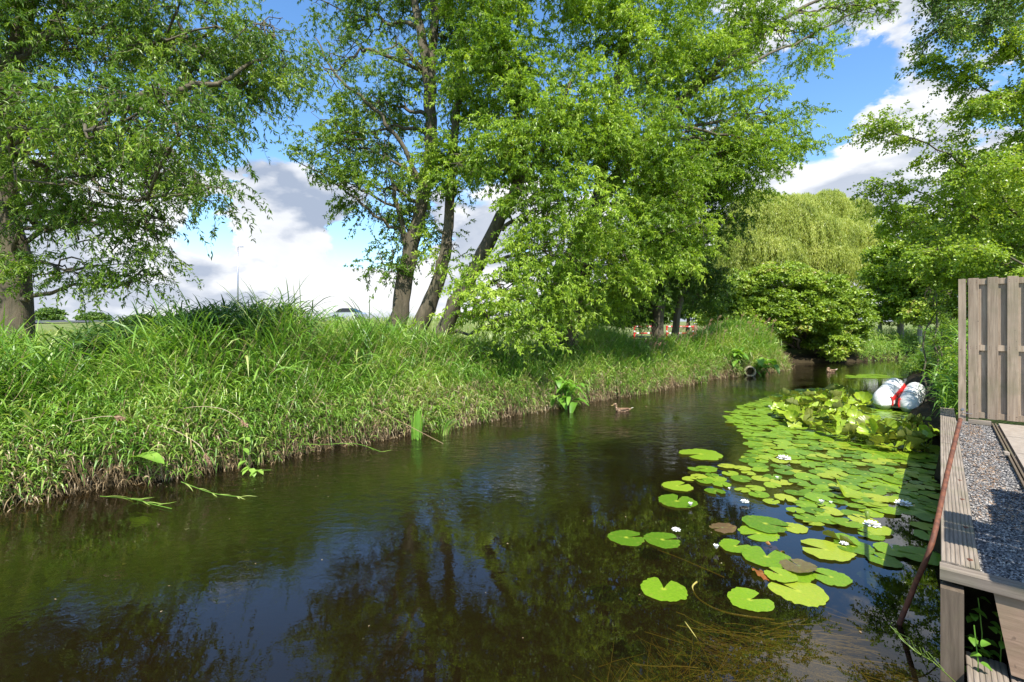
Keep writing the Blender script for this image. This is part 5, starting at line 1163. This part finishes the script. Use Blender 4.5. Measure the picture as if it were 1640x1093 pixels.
# ------------------------------------------------------------------ ducks
def duck(loc, yaw, s, label, tuck=False):
    e = empty('duck', loc, label, 'duck', rz=yaw)
    bm = MB(); n = 16
    # body loft along x (bill towards -x)
    xs_ = np.array([-.145, -.13, -.10, -.05, .0, .06, .12, .16, .20, .235]); hw = np.array([.012, .04, .06, .078, .084, .08, .064, .045, .026, .008]); zc = np.array([.062, .056, .048, .042, .04, .042, .05, .062, .078, .095]); hh = np.array([.012, .04, .055, .062, .063, .058, .046, .032, .016, .005])
    V = [(x * s, w_ * math.cos(a) * s, (z + h_ * math.sin(a)) * s) for x, w_, z, h_ in zip(xs_, hw, zc, hh) for a in np.arange(n) / n * 6.283]
    Q = [[k * n + i, k * n + (i + 1) % n, (k + 1) * n + (i + 1) % n, (k + 1) * n + i] for k in range(len(xs_) - 1) for i in range(n)]
    bm.add(V, Q)
    # neck and head
    if tuck: nk = [(-.10, 0, .06), (-.11, 0, .10), (-.09, 0, .135), (-.05, 0, .14), (-.02, 0, .125)]; nr = [.045, .032, .034, .03, .012]
    else: nk = [(-.09, 0, .05), (-.125, 0, .09), (-.135, 0, .13), (-.14, 0, .165), (-.155, 0, .182), (-.18, 0, .18), (-.197, 0, .172)]; nr = [.05, .034, .026, .031, .034, .027, .012]
    bm.tube(np.array(smooth_path(nk, 3)) * s, np.interp(np.linspace(0, 1, (len(nk) - 1) * 3 + 1), np.linspace(0, 1, len(nr)), nr) * s, 14)
    o = bm.build('body', M['duck'], e, True); rm = o.modifiers.new('remesh', 'REMESH'); rm.mode = 'VOXEL'; rm.voxel_size = .006 * s; rm.use_smooth_shade = True
    if not tuck:
        b = MB(); V = []
        for x, w_, z, h_ in [(-.192, .013, .172, .011), (-.215, .012, .163, .007), (-.24, .014, .156, .005), (-.252, .009, .154, .003)]:
            V += [(x * s, w_ * math.cos(a) * s, (z + h_ * math.sin(a)) * s) for a in np.arange(8) / 8 * 6.283]
        b.add(V, [[k * 8 + i, k * 8 + (i + 1) % 8, (k + 1) * 8 + (i + 1) % 8, (k + 1) * 8 + i] for k in range(3) for i in range(8)]); b.build('bill', M['bill'], e, True)
        b = MB()
        for sy in (-1, 1): b.tube([(-.168 * s, sy * .026 * s, .190 * s), (-.168 * s, sy * .031 * s, .190 * s)], .005 * s, 8)
        b.build('eyes', M['eye'], e)
    for sy in (-1, 1):
        b = MB(); V, q = broadleaf((-.06 * s, sy * .076 * s, .075 * s), (1, -.10 * sy, .06), .24 * s, .036 * s, .1, 3, -.02, 0); Vc = V.copy(); b.add(V + np.array([0, sy * .004, 0]), q); b.build('wing', M['wing'], e, True)
    b = MB(); V, q = broadleaf((.19 * s, 0, .085 * s), (1, 0, .35), .09 * s, .028 * s, .1, 3, 0, 0); b.add(V, q); b.build('tail', M['tail'], e, True)
m = NT('duck_plumage'); n = m.noise(60, 5, .6, m.co((.6, 1, 1))); geo = m.n('ShaderNodeTexCoord'); sp = m.n('ShaderNodeSeparateXYZ'); m.L.new(geo.outputs['Object'], sp.inputs[0])
m.col(m.ramp(n, [(.42, (.03, .018, .010)), (.52, (.22, .125, .06)), (.64, (.46, .32, .19))])); m.rough(.7); M['duck'] = m.m
m = NT('duck_wing'); n = m.noise(45, 4); m.col(m.ramp(n, [(.4, (.07, .04, .025)), (.6, (.36, .2, .12))])); m.rough(.7); M['wing'] = m.m
m = NT('duck_tail'); m.col((.66, .58, .46)); M['tail'] = m.m
m = NT('duck_bill'); m.col((.45, .33, .12)); M['bill'] = m.m
m = NT('eye'); m.col((.01, .01, .01)); m.rough(.1); M['eye'] = m.m
p = onw(996, 659); duck((p.x, p.y, -.02), 0, .86, 'brown female duck swimming left on the open water near the left bank')
p = onw(1330, 596); duck((p.x, p.y, -.02), .2, 1.1, 'small distant duck resting on the dark water in front of the bush', True)

# pale pipe end in the far bank
m = NT('pale_concrete'); n = m.noise(12, 5); m.col(m.ramp(n, [(.3, (.22, .19, .12)), (.7, (.42, .38, .26))])); m.rough(.9); M['pipe'] = m.m
q = onw(1203, 597, .12); e = empty('drain_pipe', (q.x, q.y + .05, .14), 'round pale pipe end sticking out of the far left bank among dock leaves', 'pipe', rz=R(-20))
mb = MB(); n = 28; V = []
for (y, r) in ((0, .175), (0, .135), (.9, .135), (.9, .175)): V += [(r * math.cos(i / n * 6.283), y, r * math.sin(i / n * 6.283)) for i in range(n)]
Q = [[k * n + i, k * n + (i + 1) % n, ((k + 1) % 4) * n + (i + 1) % n, ((k + 1) % 4) * n + i] for k in range(4) for i in range(n)]; mb.add(V, Q); mb.build('pipe', M['pipe'], e, True)

# ------------------------------------------------------------------ red and white barriers on the track
m = NT('red_paint'); m.col((.62, .03, .025)); m.rough(.45); M['redp'] = m.m
m = NT('white_paint'); m.col((.75, .75, .73)); m.rough(.45); M['whitep'] = m.m
def barrier(px0, px1, Y, label, ztop=1.50):
    a = at(px0, 523, Y); b = at(px1, 523, Y); w_ = b.x - a.x; g_ = gz((a.x + b.x) / 2, Y); e = empty('barrier', (a.x, Y, g_), label, 'barrier', 'red and white barriers')
    H = ztop - g_; pr = [(0, 0, -.2), (0, 0, H - .08), (.08, 0, H), (w_ - .08, 0, H), (w_, 0, H - .08), (w_, 0, -.2)]
    mb = MB(); mb.tube(smooth_path(pr, 6), .042, 10); mb.build('hoop', M['redp'], e, True)
    mb = MB(); mb.tube([(0.04, 0, H - .37), (w_ - .04, 0, H - .37)], .036, 10); mb.build('cross_rail', M['redp'], e, True)
    for x, z in [(w_ * .1, H), (w_ * .37, H), (w_ * .54, H), (w_ * .86, H)]:
        mb = MB(); mb.tube([(x - .06, 0, z), (x + .06, 0, z)], .0455, 10); mb.build('white_band', M['whitep'], e, True)
    for x in (w_ * .12, w_ * .52, w_ * .85):
        mb = MB(); mb.tube([(x - .07, 0, H - .37), (x + .07, 0, H - .37)], .0395, 10); mb.build('white_band', M['whitep'], e, True)
    for x in (0, w_):
        mb = MB(); mb.tube([(x, 0, H - .32), (x, 0, H - .22)], .0455, 10); mb.build('white_band', M['whitep'], e, True)
barrier(1016, 1060, 27, 'left red and white tubular hoop barrier behind the reeds')
barrier(1068, 1110, 27, 'right red and white tubular hoop barrier behind the reeds')
q = at(1114, 515, 27.5); e = empty('marker_post', (q.x, q.y, gz(q.x, q.y)), 'short brown wooden post right of the two barriers', 'post'); mb = MB(); mb.box((0, 0, .5), (.2, .16, 1.3), taper=(.9, .9)); mb.build('post', M['warm_wood'], e); mb = MB(); mb.box((0, 0, 1.165), (.22, .18, .03)); mb.build('cap', M['whitep'], e)
# track behind the trees
m = NT('track_surface'); n = m.noise(8, 5); m.col(m.ramp(n, [(.3, (.24, .22, .20)), (.7, (.38, .36, .33))])); m.rough(.95)
mb = MB(); X_ = np.linspace(-14, 9, 60); yc = 24 + .12 * (X_ + 2); V = []
for x_, y_ in zip(X_, yc):
    for dy in (-.7, 0, .7): V.append((x_, y_ + dy, gz(x_, y_ + dy) + .035))
mb.add(V, [[k * 3 + i, (k + 1) * 3 + i, (k + 1) * 3 + i + 1, k * 3 + i + 1] for k in range(59) for i in range(2)]); tag(mb.build('track', m.m, smooth=True), kind='structure')
# road on the dike, car and lamp
m = NT('road_surface'); m.col((.06, .06, .062)); m.rough(.9)
mb = MB(); X_ = np.linspace(-160, 6, 120); V = []
for x_ in X_:
    y_ = 63 - x_ * .2 - 4.2
    for dy in (-3, 0, 3): V.append((x_, y_ + dy, gz(x_, y_ + dy) + .05))
mb.add(V, [[k * 3 + i, (k + 1) * 3 + i, (k + 1) * 3 + i + 1, k * 3 + i + 1] for k in range(119) for i in range(2)]); tag(mb.build('road', m.m, smooth=True), kind='structure')
cx_ = at(557, 500, 62).x; cg = gz(cx_, 62) + .06
e = empty('parked_car', (cx_, 62, cg), 'silver grey car with dark windows driving on the raised road behind the reeds', 'car', rz=R(-8))
e.name = 'car'
m = NT('car_paint'); m.col((.48, .5, .53)); m.rough(.25); m.b.inputs['Metallic'].default_value = .5; m.b.inputs['Coat Weight'].default_value = .6; M['carp'] = m.m
m = NT('car_glass'); m.col((.015, .02, .025)); m.rough(.05); M['glass'] = m.m
m = NT('tyre'); m.col((.02, .02, .02)); m.rough(.85); M['tyre'] = m.m
def loftx(mb, secs, wf):
    V = []; n = len(secs[0][1])
    for y, prof in secs: V += [(x, y, z) for x, z in prof]
    Q = [[k * n + i, (k + 1) * n + i, (k + 1) * n + (i + 1) % n, k * n + (i + 1) % n] for k in range(len(secs) - 1) for i in range(n)]; mb.add(V, Q)
    for k in (0, len(secs) - 1):
        c = [np.mean([p[0] for p in secs[k][1]]), secs[k][0], np.mean([p[1] for p in secs[k][1]])]; mb.add([c] + [(x, secs[k][0], z) for x, z in secs[k][1]], t=[[0, 1 + i, 1 + (i + 1) % n] for i in range(n)])
body = [(-2.2, .35), (-2.22, .65), (-2.1, .88), (-1.2, .95), (1.3, .98), (2.0, .90), (2.2, .72), (2.2, .35)]
mb = MB(); loftx(mb, [(-.84, [(x * .97, z) for x, z in body]), (-.88, body), (.88, body), (.84, [(x * .97, z) for x, z in body])], 1); mb.build('body', M['carp'], e)
gh = [(-1.35, .95), (-.75, 1.38), (-.2, 1.46), (.7, 1.44), (1.7, .96)]
mb = MB(); loftx(mb, [(-.80, gh), (-.62, [(x * .93 + .02, z + (.0)) for x, z in gh]), (.62, [(x * .93 + .02, z) for x, z in gh]), (.80, gh)], 1); mb.build('window', M['glass'], e)
mb = MB(); mb.box((.05, 0, 1.468), (1.3, 1.2, .03)); mb.build('roof', M['carp'], e)
for x in (-1.35, 1.35):
    for y in (-.80, .80):
        mb = MB(); mb.tube([(0, -.1, 0), (0, .1, 0)], .32, 20); o = mb.build('wheel', M['tyre'], e); o.location = (x, y, .32)
        r_ = MB(); r_.tube([(0, -.11, 0), (0, .11, 0)], .19, 12); r_.build('rim', M['steel'], o)
for y in (-.6, .6):
    mb = MB(); mb.box((-2.2, y, .68), (.06, .35, .12)); mb.build('headlight', M['whitep'], e)
q = at(381, 480, 58); g0 = gz(q.x, 58); e = empty('street_lamp', (q.x, 58, g0), 'tall grey street lamp on the raised road rising above the reeds', 'street lamp')
zt_ = at(381, 396, 58).z - g0; mb = MB(); mb.tube([(0, 0, -.3), (0, 0, zt_ * .5), (0, 0, zt_)], [.11, .085, .06], 10); mb.build('pole', M['steel'], e, True)
mb = MB(); mb.tube([(0, 0, zt_ - .05), (.12, 0, zt_ + .03), (.25, 0, zt_ + .04)], .04, 8); mb.build('arm', M['steel'], e, True); mb = MB(); mb.box((.42, 0, zt_ + .03), (.45, .22, .09), taper=(.8, .7)); mb.build('lamp_head', M['steel'], e)
# distant tree line on the horizon
for k, (px, Y, h_, wd_) in enumerate([(80, 150, 26, 40), (150, 170, 18, 50), (30, 140, 18, 40), (-60, 150, 22, 60), (225, 190, 14, 40)]):
    b = G(px, Y, 0); bl = [(np.array([b.x, Y, b.z + h_ / F * Y * .5]), np.array([wd_ / F * Y * .5, 3, h_ / F * Y * .55]), 1.0)]
    bush(300 + k, 'distant_tree', ['dark tree on the horizon just right of the left trunk', 'low tree clump on the horizon in the left gap', 'tree on the horizon behind the left trunk', 'tree on the horizon beyond the left edge', 'low hedge-like tree on the horizon'][k], 'tree', b, bl, 1.2, 'deep', per=30, cr=1.0, LL=.6, W=.25, trunks=[([b, b + Vector((0, 0, h_ / F * Y * .5))], [.3, .1])])
